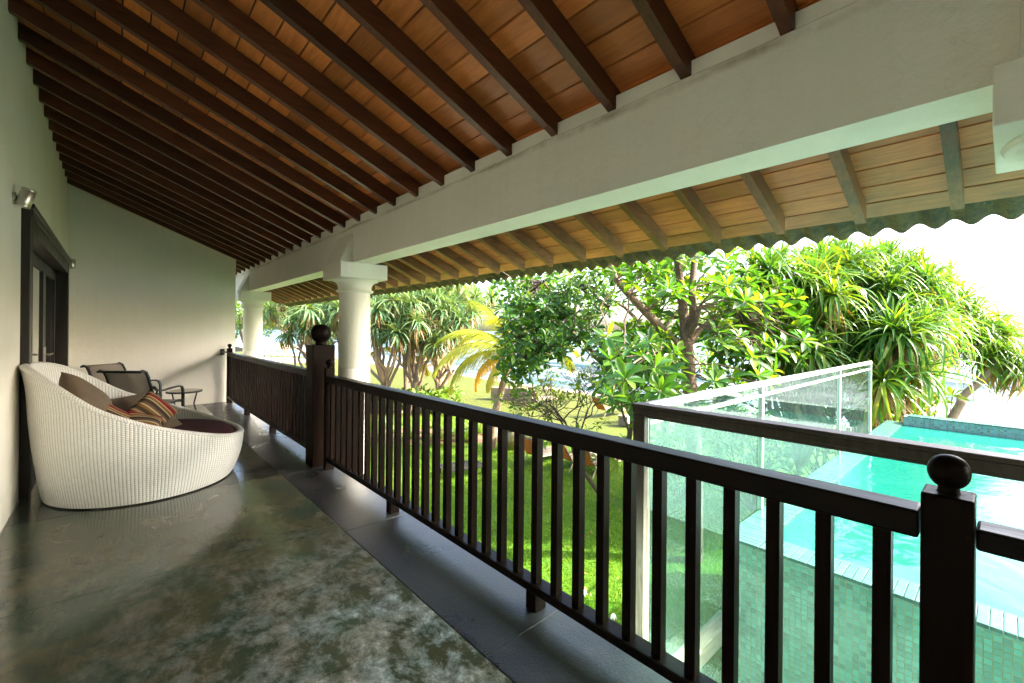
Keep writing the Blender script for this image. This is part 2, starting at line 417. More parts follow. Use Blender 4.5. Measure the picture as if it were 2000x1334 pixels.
def m_sea():
    m, nt = new_mat('sea_water')
    P = pos(nt, (1, 0.35, 1))
    foam = math_(nt, 'ADD', math_(nt, 'MULTIPLY', noise(nt, pos(nt, (0.16, 0.035, 1)), 1.0, 6, 0.6, 0.7), 0.65), math_(nt, 'MULTIPLY', noise(nt, P, 0.9, 6, 0.72, 0.9), 0.35))
    x = nd(nt, 'ShaderNodeSeparateXYZ', {0: nd(nt, 'ShaderNodeNewGeometry').outputs['Position']}).outputs[0]
    near = framp(nt, x, 120, 36, 0.0, 0.10)
    f = framp(nt, math_(nt, 'ADD', foam, near), 0.57, 0.66, 0, 1)
    col = mixc(nt, framp(nt, x, 40, 220), (0.028, 0.060, 0.056), (0.02, 0.045, 0.055))
    col = mixc(nt, f, col, (0.21, 0.22, 0.22))
    out(nt, principled(nt, col, framp(nt, f, 0, 1, 0.32, 0.8), 0.22, bump(nt, math_(nt, 'ADD', noise(nt, P, 1.2, 5, 0.6), f), 0.5, 0.25)))
    return m
M_SEA = m_sea()
def m_lawn():
    m, nt = new_mat('lawn_turf')
    P = pos(nt)
    a = noise(nt, P, 0.25, 5, 0.6)
    b = noise(nt, P, 2.5, 6, 0.7)
    c = noise(nt, P, 34, 4, 0.75)
    t = nd(nt, 'ShaderNodeVectorMath', {0: nd(nt, 'ShaderNodeNewGeometry').outputs['Position'], 1: (0.0, 0.0, 0.0)}, operation='DISTANCE').outputs[1]
    far = framp(nt, math_(nt, 'ADD', t, math_(nt, 'MULTIPLY', a, 8)), 13, 27)
    n1 = mixc(nt, framp(nt, b, 0.3, 0.7), (0.036, 0.110, 0.003), (0.080, 0.170, 0.005))
    n2 = mixc(nt, framp(nt, b, 0.3, 0.7), (0.050, 0.060, 0.004), (0.070, 0.072, 0.007))
    col = mixc(nt, far, n1, n2)
    pt_ = framp(nt, noise(nt, P, 0.55, 6, 0.7), 0.60, 0.72, 0, 0.55)
    col = mixc(nt, pt_, col, (0.085, 0.075, 0.022))
    col = mixc(nt, framp(nt, c, 0.45, 0.72, 0, 0.6), col, (0.018, 0.045, 0.005))
    out(nt, principled(nt, col, 0.8, 0.15, bump(nt, math_(nt, 'ADD', c, b), 0.8, 0.03)))
    return m
M_LAWN = m_lawn()
M_SAND = simple('beach_sand', (0.19, 0.145, 0.105), 0.9, 0.12, 0.6, 0.4)
def m_bark():
    m, nt = new_mat('grey_brown_bark')
    n = noise(nt, pos(nt), 9, 6, 0.7)
    f = noise(nt, pos(nt), 45, 5, 0.75)
    w = noise(nt, pos(nt, (6, 6, 22)), 2, 4, 0.6)
    col = ramp(nt, n, [(0.3, (0.055, 0.034, 0.018)), (0.5, (0.115, 0.075, 0.042)), (0.7, (0.19, 0.135, 0.085))])
    col = mixc(nt, framp(nt, f, 0.5, 0.66, 0, 0.6), col, (0.24, 0.19, 0.135))
    col = mixc(nt, framp(nt, w, 0.55, 0.7, 0, 0.6), col, (0.04, 0.026, 0.015))
    out(nt, principled(nt, col, 0.85, 0.2, bump(nt, math_(nt, 'ADD', f, math_(nt, 'MULTIPLY', w, 1.5)), 0.9, 0.02)))
    return m
M_BARK = m_bark()
M_BARKD = simple('dark_twig_bark', (0.050, 0.034, 0.021), 0.85, 0.45, 9, 0.8)
M_BARKP = simple('pandanus_bark', (0.17, 0.115, 0.065), 0.85, 0.5, 6, 0.8)

ALB = 0.66
def leaf_mat(name, stops, trans=0.35, rough=0.42, tint=(1.6, 1.35, 0.40), gloss=0.28):
    m, nt = new_mat(name)
    at = nd(nt, 'ShaderNodeAttribute', attribute_name='rnd').outputs['Fac']
    r = math_(nt, 'FRACT', math_(nt, 'ADD', at, objrand(nt)))
    n = noise(nt, pos(nt), 0.9, 3)
    f = math_(nt, 'ADD', math_(nt, 'MULTIPLY', r, 0.72), math_(nt, 'MULTIPLY', framp(nt, n, 0.3, 0.7), 0.28))
    col = ramp(nt, f, [(q, tuple(k*ALB for k in cc)) for q, cc in stops])
    p = principled(nt, col, rough, gloss)
    tc = mixc(nt, 1.0, col, tint, 'MULTIPLY')
    tc = nd(nt, 'ShaderNodeHueSaturation', {'Color': tc, 'Value': 1.35}).outputs[0]
    tl = nd(nt, 'ShaderNodeBsdfTranslucent', {'Color': tc})
    mx = nd(nt, 'ShaderNodeMixShader', {0: trans})
    nt.links.new(p.outputs[0], mx.inputs[1]); nt.links.new(tl.outputs[0], mx.inputs[2])
    out(nt, mx)
    return m
ML_ALMOND = leaf_mat('almond_leaf', [(0.0, (0.020, 0.085, 0.014)), (0.45, (0.045, 0.150, 0.016)), (0.75, (0.100, 0.220, 0.018)), (0.93, (0.190, 0.280, 0.022)), (1.0, (0.36, 0.30, 0.03))], 0.40, 0.36)
ML_DARK = leaf_mat('dark_glossy_leaf', [(0.0, (0.020, 0.085, 0.010)), (0.5, (0.045, 0.145, 0.012)), (0.85, (0.110, 0.220, 0.014)), (1.0, (0.16, 0.24, 0.02))], 0.36, 0.40)
ML_PAND = leaf_mat('pandanus_leaf', [(0.0, (0.028, 0.115, 0.030)), (0.4, (0.070, 0.200, 0.032)), (0.75, (0.165, 0.300, 0.026)), (0.93, (0.24, 0.30, 0.035)), (1.0, (0.34, 0.26, 0.10))], 0.32, 0.36)
ML_PFAR = leaf_mat('pale_pandanus_leaf', [(0.0, (0.060, 0.150, 0.060)), (0.5, (0.120, 0.220, 0.085)), (0.85, (0.20, 0.28, 0.10)), (1.0, (0.36, 0.28, 0.11))], 0.30, 0.36)
ML_DRY = leaf_mat('dry_leaf', [(0.0, (0.20, 0.12, 0.05)), (0.6, (0.34, 0.22, 0.09)), (1.0, (0.42, 0.30, 0.10))], 0.3, 0.6)
ML_COCO = leaf_mat('coconut_leaf', [(0.0, (0.16, 0.23, 0.018)), (0.5, (0.34, 0.36, 0.025)), (1.0, (0.55, 0.46, 0.04))], 0.40, 0.40)
ML_COCOY = leaf_mat('yellow_coconut_leaf', [(0.0, (0.46, 0.32, 0.02)), (0.5, (0.70, 0.44, 0.025)), (1.0, (0.78, 0.46, 0.05))], 0.40, 0.45)
ML_SHRUB = leaf_mat('shrub_leaf', [(0.0, (0.045, 0.13, 0.016)), (0.6, (0.11, 0.22, 0.020)), (1.0, (0.24, 0.30, 0.03))], 0.35, 0.4)
ML_GRASS = leaf_mat('grass_blade', [(0.0, (0.060, 0.175, 0.008)), (0.6, (0.140, 0.290, 0.014)), (1.0, (0.24, 0.35, 0.03))], 0.35, 0.6, gloss=0.2)

# ------------------------------------------------------------------ mesh helpers
class MB:
    def __init__(self): self.v, self.f, self.uv = [], [], None
    def add(self, vs, fs):
        o = len(self.v)
        self.v += [tuple(p) for p in vs]
        self.f += [tuple(i + o for i in f) for f in fs]
    def box(self, a, b, bev=0.0, mat=None):
        x0, y0, z0 = a; x1, y1, z1 = b
        if bev <= 0:
            vs = [(x0,y0,z0),(x1,y0,z0),(x1,y1,z0),(x0,y1,z0),(x0,y0,z1),(x1,y0,z1),(x1,y1,z1),(x0,y1,z1)]
            fs = [(0,3,2,1),(4,5,6,7),(0,1,5,4),(1,2,6,5),(2,3,7,6),(3,0,4,7)]
        else:
            bm = bmesh.new()
            bmesh.ops.create_cube(bm, size=1)
            for q in bm.verts:
                q.co = Vector(((x0+x1)/2 + q.co.x*(x1-x0), (y0+y1)/2 + q.co.y*(y1-y0), (z0+z1)/2 + q.co.z*(z1-z0)))
            bmesh.ops.bevel(bm, geom=bm.edges[:], offset=bev, segments=2, profile=0.5, affect='EDGES')
            bm.verts.index_update()
            vs = [q.co.copy() for q in bm.verts]; fs = [[q.index for q in f.verts] for f in bm.faces]
            bm.free()
        if mat is not None: vs = [mat @ Vector(p) for p in vs]
        self.add(vs, fs)
        return self
    def tube(self, pts, rad, segs=8, cap=True):
        pts = [Vector(p) for p in pts]
        if not hasattr(rad, '__len__'): rad = [rad] * len(pts)
        up = Vector((0.13, 0.21, 0.97))
        vs, fs = [], []
        for i, p in enumerate(pts):
            d = (pts[min(i+1, len(pts)-1)] - pts[max(i-1, 0)]).normalized()
            if abs(d.dot(up)) > 0.98: up = Vector((0.97, 0.13, 0.2))
            a = d.cross(up).normalized(); b = d.cross(a).normalized()
            for k in range(segs):
                t = 2*PI*k/segs
                vs.append(p + (a*math.cos(t) + b*math.sin(t)) * rad[i])
        for i in range(len(pts)-1):
            for k in range(segs):
                k2 = (k+1) % segs
                fs.append((i*segs+k, i*segs+k2, (i+1)*segs+k2, (i+1)*segs+k))
        if cap:
            fs.append(tuple(range(segs))); fs.append(tuple(reversed(range((len(pts)-1)*segs, len(pts)*segs))))
        self.add(vs, fs)
        return self
    def flat(self, pts, w, th, side):          # flat bar along pts, width along side
        pts = [Vector(p) for p in pts]; side = Vector(side).normalized()
        vs, fs = [], []
        for i, p in enumerate(pts):
            d = (pts[min(i+1, len(pts)-1)] - pts[max(i-1, 0)]).normalized()
            n = d.cross(side).normalized()
            for a, b in ((-1,-1),(1,-1),(1,1),(-1,1)): vs.append(p + side*(a*w/2) + n*(b*th/2))
        for i in range(len(pts)-1):
            for k in range(4):
                k2 = (k+1) % 4
                fs.append((i*4+k, i*4+k2, (i+1)*4+k2, (i+1)*4+k))
        fs.append((0,1,2,3)); fs.append(tuple(reversed(range((len(pts)-1)*4, len(pts)*4))))
        self.add(vs, fs)
        return self
    def lathe(self, prof, c=(0,0,0), segs=32, closed=True):
        vs, fs = [], []
        for (r, z) in prof:
            for k in range(segs):
                t = 2*PI*k/segs
                vs.append((c[0] + r*math.cos(t), c[1] + r*math.sin(t), c[2] + z))
        n = len(prof)
        for i in range(n-1):
            for k in range(segs):
                k2 = (k+1) % segs
                fs.append((i*segs+k, i*segs+k2, (i+1)*segs+k2, (i+1)*segs+k))
        if closed:
            fs.append(tuple(reversed(range(segs)))); fs.append(tuple(range((n-1)*segs, n*segs)))
        self.add(vs, fs)
        return self
    def mesh(self, name, m=None, smooth=False):
        me = bpy.data.meshes.new(name)
        me.from_pydata(self.v, [], self.f)
        bm = bmesh.new(); bm.from_mesh(me)
        bmesh.ops.recalc_face_normals(bm, faces=bm.faces[:])
        bm.to_mesh(me); bm.free()
        if m: me.materials.append(m)
        if smooth:
            me.shade_smooth()
            try: me.set_sharp_from_angle(angle=R(40))
            except Exception: pass
        return me
    def obj(self, name, m=None, parent=None, smooth=False):
        return link(name, self.mesh(name, m, smooth), parent)

def link(name, data, parent=None, loc=None):
    o = bpy.data.objects.new(name, data)
    COL.objects.link(o)
    if parent is not None: o.parent = parent
    if loc is not None: o.location = loc
    return o
def tag(o, label=None, cat=None, group=None, kind=None):
    if label: o['label'] = label
    if cat: o['category'] = cat
    if group: o['group'] = group
    if kind: o['kind'] = kind
    return o
def thing(name, loc, label, cat, group=None, rz=0.0):
    o = link(name, None)
    o.location = loc
    o.rotation_euler = (0, 0, rz)
    o.empty_display_size = 0.2
    return tag(o, label, cat, group)
def struct(name, mb, m, parent=None, smooth=False):
    o = mb.obj(name, m, parent, smooth)
    if parent is None: o['kind'] = 'structure'
    return o
def copy_tree(o, parent=None):
    c = o.copy()
    COL.objects.link(c)
    if parent is not None:
        c.parent = parent
    for ch in [x for x in KIDS.get(o, [])]:
        copy_tree(ch, c)
    return c
KIDS = {}
def kids_of(root):
    KIDS.clear()
    for o in bpy.data.objects:
        if o.parent is not None: KIDS.setdefault(o.parent, []).append(o)
def np_mesh(name, V, F, m, rnd=None, smooth=True):
    me = bpy.data.meshes.new(name)
    nv, nf, k = len(V), len(F), F.shape[1]
    me.vertices.add(nv); me.vertices.foreach_set('co', np.ascontiguousarray(V, dtype=np.float32).ravel())
    me.loops.add(nf*k); me.loops.foreach_set('vertex_index', np.ascontiguousarray(F, dtype=np.int32).ravel())
    me.polygons.add(nf)
    me.polygons.foreach_set('loop_start', np.arange(0, nf*k, k, dtype=np.int32))
    try: me.polygons.foreach_set('loop_total', np.full(nf, k, dtype=np.int32))
    except Exception: pass
    me.update(calc_edges=True)
    if rnd is not None:
        a = me.attributes.new('rnd', 'FLOAT', 'POINT')
        a.data.foreach_set('value', np.ascontiguousarray(rnd, dtype=np.float32))
    if m: me.materials.append(m)
    if smooth: me.polygons.foreach_set('use_smooth', np.ones(nf, dtype=bool))
    me.validate()
    return me

# ================================================================== THE HOUSE
XW, YF = -0.58, 9.95                 # wall face, end wall face
XB0, XB1 = 1.929, 2.164              # beam faces
ZB = 2.142                           # beam underside
SL = 0.4125                          # roof slope
Y0, Y1 = -4.2, 13.2
def zr(x): return 2.575 - SL * (x - 1.929)       # rafter underside

# floor
def floor_piece(name, x0, y0, x1, y1, m, parent, dz=0.0):
    g = 0.0022
    b = MB().box((x0+g, y0+g, -0.04), (x1-g, y1-g, dz), 0.0025)
    return b.obj(name, m, parent)
slab = MB().box((-4.2, Y0-0.2, -0.31), (1.80, Y1, -0.010))
slab_o = struct('floor', slab, M_FASCIA)
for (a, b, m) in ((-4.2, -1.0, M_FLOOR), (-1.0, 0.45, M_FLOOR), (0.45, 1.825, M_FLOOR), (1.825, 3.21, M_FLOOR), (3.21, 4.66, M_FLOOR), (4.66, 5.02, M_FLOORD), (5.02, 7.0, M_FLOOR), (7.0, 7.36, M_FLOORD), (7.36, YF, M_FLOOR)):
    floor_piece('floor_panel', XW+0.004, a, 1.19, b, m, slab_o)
ys = [-4.2, -3.2, -1.65, -0.08, 1.49, 3.05, 4.62, 6.2, 7.8, 9.4, 11.2, 13.2]
for a, b in zip(ys[:-1], ys[1:]):
    floor_piece('border_slab', 1.19, a, 1.798, b, M_BORDER, slab_o, 0.0008)

# long wall with the door opening, room behind
DY0, DY1, DZ = 5.29, 9.18, 2.36
wb = MB()
wb.box((-0.80, Y0, 0.0), (XW, DY0+0.06, 3.86))
wb.box((-0.80, DY1-0.06, 0.0), (XW, Y1, 3.86))
wb.box((-0.80, DY0+0.06, DZ-0.06), (XW, DY1-0.06, 3.86))
tag(wb.obj('house_wall', M_WALL), 'long off-white plastered house wall at left holding the dark glazed door', 'wall')
rb = MB()
rb.box((-4.2, 4.4, 0.0), (-4.1, 10.6, 2.9)); rb.box((-4.1, 4.4, 0.0), (-0.80, 4.5, 2.9)); rb.box((-4.1, 10.5, 0.0), (-0.80, 10.6, 2.9)); rb.box((-4.2, 4.4, 2.9), (-0.80, 10.6, 3.0))
tag(rb.obj('inner_room', M_ROOM), 'dim room seen through the glazed door', 'room')
# end wall, top follows the roof
ew = MB()
zt = lambda x: zr(x) + 0.10
pts = [(XW, zt(XW)), (1.71, zt(1.71)), (1.71, 0.0), (XW, 0.0)]
ew.add([(x, YF, z) for x, z in pts] + [(x, YF+0.22, z) for x, z in pts], [(0,1,2,3),(7,6,5,4),(0,4,5,1),(1,5,6,2),(2,6,7,3),(3,7,4,0)])
tag(ew.obj('end_wall', M_WALL), 'off-white end wall of the veranda with a sloping top under the rafters', 'wall')
bw = MB()  # added unseen wall, keeps light out where the veranda would run on
pts = [(XW, zt(XW)), (3.0, zt(3.0)), (3.0, -3.0), (XW, -3.0)]
bw.add([(x, Y0-0.2, z) for x, z in pts] + [(x, Y0, z) for x, z in pts], [(0,1,2,3),(7,6,5,4),(0,4,5,1),(1,5,6,2),(2,6,7,3),(3,7,4,0)])
tag(bw.obj('side_wall', M_WALL), 'added unseen plaster wall closing the veranda to light behind the viewer', 'wall')
tag(MB().box((-4.2, Y0, -3.05), (0.6, Y1, -0.312)).obj('ground_floor_wall', M_FASCIA), 'plastered ground floor wall below the veranda', 'wall')

# beam: lower part, upper infill set back, each one thing
bm_t = thing('roof_beam', (XB0, 0, ZB), 'long white plastered beam carrying the rafters along the open side', 'beam')
def rel(mb, t):
    l = t.location
    mb.v = [(x-l.x, y-l.y, z-l.z) for x, y, z in mb.v]
    return mb
b = MB()
n = 60
for i in range(n+1):
    y = Y0 + (Y1-Y0)*i/n
    zc = 2.552 + 0.016*math.sin(y*0.9+1.0) - 0.012*y/5
    zc += 0.004*math.sin(y*7.1)+0.003*math.sin(y*17.3)
    b.v += [(XB0, y, ZB), (XB0, y, zc-0.004), (XB0+0.021, y, zc+0.012), (XB1, y, zc+0.012), (XB1, y, ZB)]
for i in range(n):
    for k in range(5):
        k2 = (k+1) % 5
        b.f.append((i*5+k, i*5+k2, (i+1)*5+k2, (i+1)*5+k))
b.f.append((0,1,2,3,4)); b.f.append(tuple(n*5+k for k in (4,3,2,1,0)))
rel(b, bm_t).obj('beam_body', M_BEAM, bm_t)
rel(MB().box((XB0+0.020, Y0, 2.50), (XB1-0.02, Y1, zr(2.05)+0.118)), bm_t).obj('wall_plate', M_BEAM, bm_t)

# columns
def column(y, label):
    xc = 2.047
    t = thing('veranda_column', (xc, y, -3.0), label, 'column', 'white columns along the open side')
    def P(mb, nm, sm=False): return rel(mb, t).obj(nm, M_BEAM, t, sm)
    P(MB().box((1.78, y-0.275, 1.97), (2.315, y+0.275, ZB-0.002), 0.004), 'abacus')
    k = MB()
    y0, y1 = y-0.225, y+0.225
    vs = [(1.785, y0, ZB-0.001), (XB0-0.001, y0, ZB-0.001), (XB0-0.001, y0, 2.465), (1.785, y1, ZB-0.001), (XB0-0.001, y1, ZB-0.001), (XB0-0.001, y1, 2.465)]
    k.add(vs, [(0,1,2),(5,4,3),(0,3,4,1),(1,4,5,2),(2,5,3,0)])
    P(k, 'knee_block')
    prof = [(0.262, 1.968)]
    for i in range(9):
        a = i/8*PI/2
        prof.append((0.255 - 0.073*math.sin(a), 1.958 - 0.085*(1-math.cos(a))*1.0 - 0.004))
    prof += [(0.180, 1.855)]
    P(MB().lathe(prof[::-1], (xc, y, 0), 48), 'capital', True)
    P(MB().lathe([(0.170, 1.822), (0.190, 1.824), (0.203, 1.834), (0.205, 1.842), (0.200, 1.852), (0.186, 1.858), (0.170, 1.859)], (xc, y, 0), 48), 'neck_ring', True)
    P(MB().lathe([(0.176, -3.0), (0.175, 0.0), (0.174, 0.96), (0.171, 0.964), (0.174, 0.968), (0.170, 1.84)], (xc, y, 0), 48), 'shaft', True)
column(5.02, 'white round column with square capital behind the tall ball-topped newel')
column(10.14, 'far white round column beside the end wall edge')
column(-0.245, 'white column capital cut off by the right upper edge of the view')

# roof
roof = thing('veranda_roof', (XW, 0, 3.6), 'sloping veranda roof of dark rafters, orange-brown boards and corrugated eave sheets', 'roof')
RY = [0.970 + 0.4085*k for k in range(-12, 30)]
def rafter_mesh(x0=-0.78, x1=3.235, w=0.050, d=0.115):
    b = MB()
    dv = 0.125
    notch = XB1 + 0.42
    # profile in xz with a small step where the outer part is trimmed
    lo = [(x0, zr(x0)), (XB0-0.06, zr(XB0-0.06)), (XB0-0.045, zr(XB0-0.045)+0.006), (notch, zr(notch)), (notch+0.012, zr(notch)+0.010), (x1, zr(x1)+0.012)]
    hi = [(x1-0.0, zr(x1)+dv), (x0, zr(x0)+dv)]
    pr = lo + hi
    m = len(pr)
    b.add([(x, 0, z) for x, z in pr] + [(x, w, z) for x, z in pr], [tuple(range(m)), tuple(reversed(range(m, 2*m)))] + [(i, (i+1) % m, m+(i+1) % m, m+i) for i in range(m)])
    b.v = [(x-roof.location.x, y, z-roof.location.z) for x, y, z in b.v]
    return b.mesh('rafter', M_RAFTER)
rm = rafter_mesh()
for y in RY:
    o = link('rafter', rm, roof, (0, y, random.uniform(-0.004, 0.004)))
    o.rotation_euler = (R(random.uniform(-0.5, 0.5)), 0, R(random.uniform(-0.06, 0.06)))
# ceiling boards lie across the rafters
bx = 3.392
rows = []
while bx > -0.75:
    rows.append(bx); bx -= 0.1405
bmeshes = {}
for i, xe in enumerate(rows):
    k0 = -(i % 4)
    y = RY[0] + 0.02
    idx = 0
    while idx < len(RY) - 1:
        step = 6 if idx else (3 + i % 4)
        j = min(idx + step, len(RY) - 1)
        L = RY[j] - RY[idx]
        key = round(L, 3)
        if key not in bmeshes:
            b = MB()
            w, th = 0.1405 - 0.0105, 0.016
            vs = []
            for (a, c) in ((0, 0), (w, 0), (w, th), (0, th)):
                x = a
                vs.append((x, 0.001, -SL*x + c)); vs.append((x, L-0.001, -SL*x + c))
            b.add(vs, [(0,2,3,1),(2,4,5,3),(4,6,7,5),(6,0,1,7),(0,6,4,2),(1,3,5,7)])
            bmeshes[key] = b.mesh('ceiling_board', M_BOARD)
        x0 = xe - 0.1405
        o = link('ceiling_board', bmeshes[key], roof, (x0-roof.location.x, RY[idx]+0.025, zr(x0)+0.1265-roof.location.z+random.uniform(0, 0.0015)))
        idx = j
# black underlay above the boards keeps the sky out of the joints
ub = MB()
ua = [(-0.85, zr(-0.85)+0.160), (3.40, zr(3.40)+0.160), (3.40, zr(3.40)+0.166), (-0.85, zr(-0.85)+0.166)]
ub.add([(x, Y0-0.2, z) for x, z in ua] + [(x, Y1, z) for x, z in ua], [(0,1,2,3),(7,6,5,4),(0,4,5,1),(1,5,6,2),(2,6,7,3),(3,7,4,0)])
rel(ub, roof).obj('roof_underlay', M_BLACK, roof)
# corrugated sheets
PITCH, AMP = 0.152, 0.022
def sheet_mesh():
    b = MB()
    nw = 7
    segs = nw*12
    x0, x1 = -0.85, 3.655
    xsn = [x0, 3.2, 3.45, x1]
    for th in (0.0, 0.007):
        for x in xsn:
            for k in range(segs+1):
                y = k/12*PITCH
                b.v.append((x, y, zr(x) + 0.200 + AMP*math.cos(2*PI*k/12 + PI) + th - (0.008 if x == x1 else 0)))
    n1 = segs+1; N = n1*len(xsn)
    for a in range(len(xsn)-1):
        for k in range(segs):
            i = a*n1+k
            b.f.append((i, i+1, i+n1+1, i+n1)); b.f.append((N+i, N+i+n1, N+i+n1+1, N+i+1))
    e = (len(xsn)-1)*n1
    for k in range(segs): b.f.append((e+k, e+k+1, N+e+k+1, N+e+k))
    return rel(b, roof).mesh('roof_sheet', M_SHEET, True)
sm = sheet_mesh()
yy, i = -4.4, 0
while yy < Y1:
    o = link('roof_sheet', sm, roof, (random.uniform(-0.012, 0.012), yy, 0.0075*(i % 2)))
    yy += PITCH*6.96 - 0.02*0; i += 1
# back slope of the house roof and gable fill so no sky light drops behind the wall
bs = MB()
ba = [(-0.85, 4.10), (-0.85, 3.95), (-5.2, 2.7), (-5.2, 2.85)]
bs.add([(x, Y0-0.2, z) for x, z in ba] + [(x, Y1, z) for x, z in ba], [(0,1,2,3),(7,6,5,4),(0,4,5,1),(1,5,6,2),(2,6,7,3),(3,7,4,0)])
rel(bs, roof).obj('rear_slope', M_SHEET, roof)

# door
door = thing('glazed_door', (XW, 7.235, 0), 'dark brown three-leaf glazed door with lever handles in the long wall', 'door')
fr = MB()
fr.box((XW-0.14, DY0, 0), (XW+0.055, DY0+0.15, DZ), 0.004)
fr.box((XW-0.14, DY1-0.15, 0), (XW+0.055, DY1, DZ), 0.004)
fr.box((XW-0.14, DY0+0.15, DZ-0.17), (XW+0.050, DY1-0.15, DZ-0.001), 0.004)
fr.box((XW+0.002, DY0-0.012, DZ), (XW+0.075, DY1+0.012, DZ+0.045), 0.008)
fr.box((XW+0.050, DY0+0.005, DZ-0.05), (XW+0.066, DY1-0.005, DZ-0.001), 0.004)
rel(fr, door).obj('door_frame', M_DOOR, door)
rel(MB().box((XW-0.13, DY0+0.15, 0.0), (XW+0.04, DY1-0.15, 0.018), 0.003), door).obj('threshold', M_BORDER, door)
ly = [DY0+0.152, 6.50, 7.74, DY1-0.152]
for q in range(3):
    a, c = ly[q]+0.004, ly[q+1]-0.004
    lf = MB()
    xa, xc = -0.695, -0.652
    lf.box((xa, a, 0.022), (xc, a+0.115, DZ-0.175), 0.004); lf.box((xa, c-0.115, 0.022), (xc, c, DZ-0.175), 0.004)
    lf.box((xa, a+0.115, DZ-0.30), (xc-0.001, c-0.115, DZ-0.177), 0.004); lf.box((xa, a+0.115, 0.022), (xc-0.001, c-0.115, 0.26), 0.004)
    lo = rel(lf, door).obj('door_leaf', M_DOOR, door)
    rel(MB().box((-0.676, a+0.10, 0.24), (-0.670, c-0.10, DZ-0.28)), door).obj('door_pane', M_DGLASS, lo)
    if q in (1, 2):
        hy = (c-0.055) if q == 1 else (a+0.055)
        sg = -1 if q == 1 else 1
        h = MB().box((xc, hy-0.022, 0.93), (xc+0.008, hy+0.022, 1.16), 0.003)
        h.tube([(xc+0.006, hy, 1.07), (xc+0.05, hy, 1.07), (xc+0.056, hy+sg*0.012, 1.07), (xc+0.056, hy+sg*0.14, 1.07)], 0.010, 10)
        rel(h, door).obj('lever_handle', M_STEEL, lo, True)

# wall lights
def wall_light(y, z, tilt, label):
    t = thing('wall_light', (XW, y, z), label, 'wall lamp', 'steel cylinder spotlights beside the door')
    MB().lathe([(0.034, 0), (0.034, 0.012), (0.028, 0.018)], (0, 0, 0), 24).obj('mounting_plate', M_STEEL, t, True).rotation_euler = (0, R(90), 0)
    MB().tube([(0.012, 0, 0), (0.05, 0, 0.0)], 0.009, 10).obj('swivel_arm', M_FRAME, t, True)
    can = MB().lathe([(0.030, -0.070), (0.040, -0.071), (0.042, -0.068), (0.042, -0.056), (0.0408, -0.054), (0.042, -0.052), (0.042, 0.052), (0.0408, 0.054), (0.042, 0.056), (0.042, 0.068), (0.040, 0.071), (0.030, 0.071)], (0, 0, 0), 32).obj('lamp_can', M_STEEL, t, True)
    can.location = (0.066, 0, 0)
    can.rotation_euler = tilt
    MB().lathe([(0.0, -0.066), (0.036, -0.0655), (0.036, -0.060)], (0, 0, 0), 24, False).obj('lamp_lens', M_DGLASS, can, True)
wall_light(4.90, 2.365, (0.0, R(15), 0), 'tilted steel cylinder spotlight on the wall before the door')
wall_light(9.42, 2.36, (0, 0, 0), 'upright steel cylinder spotlight on the wall past the door near the corner')

# ------------------------------------------------------------------ railing
RX = 1.595
def railing(y0, y1, ztop, feet, first, label, posts=(), bracket=False, deep=0.072):
    t = thing('veranda_railing', (RX, (y0+y1)/2, 0), label, 'railing', 'dark timber railing sections')
    rel(MB().box((1.548, y0, ztop-deep), (1.642, y1, ztop), 0.007), t).obj('top_rail', M_RAIL, t)
    rel(MB().box((1.553, y0, 0.092), (1.637, y1, 0.134), 0.005), t).obj('bottom_rail', M_RAIL, t)
    bal = MB().box((-0.020, -0.020, 0.133), (0.020, 0.020, ztop-deep+0.001)).mesh('baluster', M_POST)
    y = first
    while y < y1 - 0.03:
        o = link('baluster', bal, t, (0, y - (y0+y1)/2, 0))
        o.rotation_euler = (0, 0, R(random.uniform(-0.35, 0.35)))
        y += 0.1357
    for f in feet:
        rel(MB().box((1.556, f-0.035, 0.0), (1.632, f+0.035, 0.093), 0.004), t).obj('rail_foot', M_POST, t)
    for (py, s) in posts:
        p = rel(MB().box((1.552, py-s, 0.0), (1.638, py+s, ztop+0.075), 0.004), t).obj('end_post', M_POST, t)
        ball = [(0.020, ztop+0.075), (0.020, ztop+0.094)] + [(0.036*math.sin(a), ztop+0.126-0.036*math.cos(a)) for a in [0.6+i*(PI-0.6)/10 for i in range(11)]]
        rel(MB().lathe(ball, (RX, py, 0), 24), t).obj('ball_finial', M_POST, p, True)
    if bracket:
        k = MB().tube([(RX-0.06, y1-0.05, ztop+0.005), (1.50, YF-0.05, ztop+0.005), (1.50, YF-0.02, ztop+0.005)], 0.014, 8)
        k.box((1.465, YF-0.018, ztop-0.055), (1.535, YF, ztop+0.06), 0.003)
        k.add([(1.47, YF-0.018, ztop-0.05), (1.53, YF-0.018, ztop-0.05), (1.53, YF-0.018, ztop+0.055), (1.47, YF-0.018, ztop+0.055), (1.50, YF-0.075, ztop+0.0)], [(0,1,4),(1,2,4),(2,3,4),(3,0,4),(3,2,1,0)])
        rel(k, t).obj('wall_bracket', M_FRAME, t)
    return t
railing(0.150, 4.50, 0.944, [1.585, 3.145], 0.227, 'dark timber railing section in the foreground between the two newel posts', posts=[(4.53, 0.032)])
railing(4.89, 9.80, 0.956, [6.66, 8.25], 5.02, 'far dark timber railing section reaching the end wall', posts=[(9.80, 0.04)], bracket=True)
railing(-4.1, 0.0475, 0.932, [-1.5, -3.0], -4.05, 'short stretch of dark railing at the right edge beyond the near newel', deep=0.052)
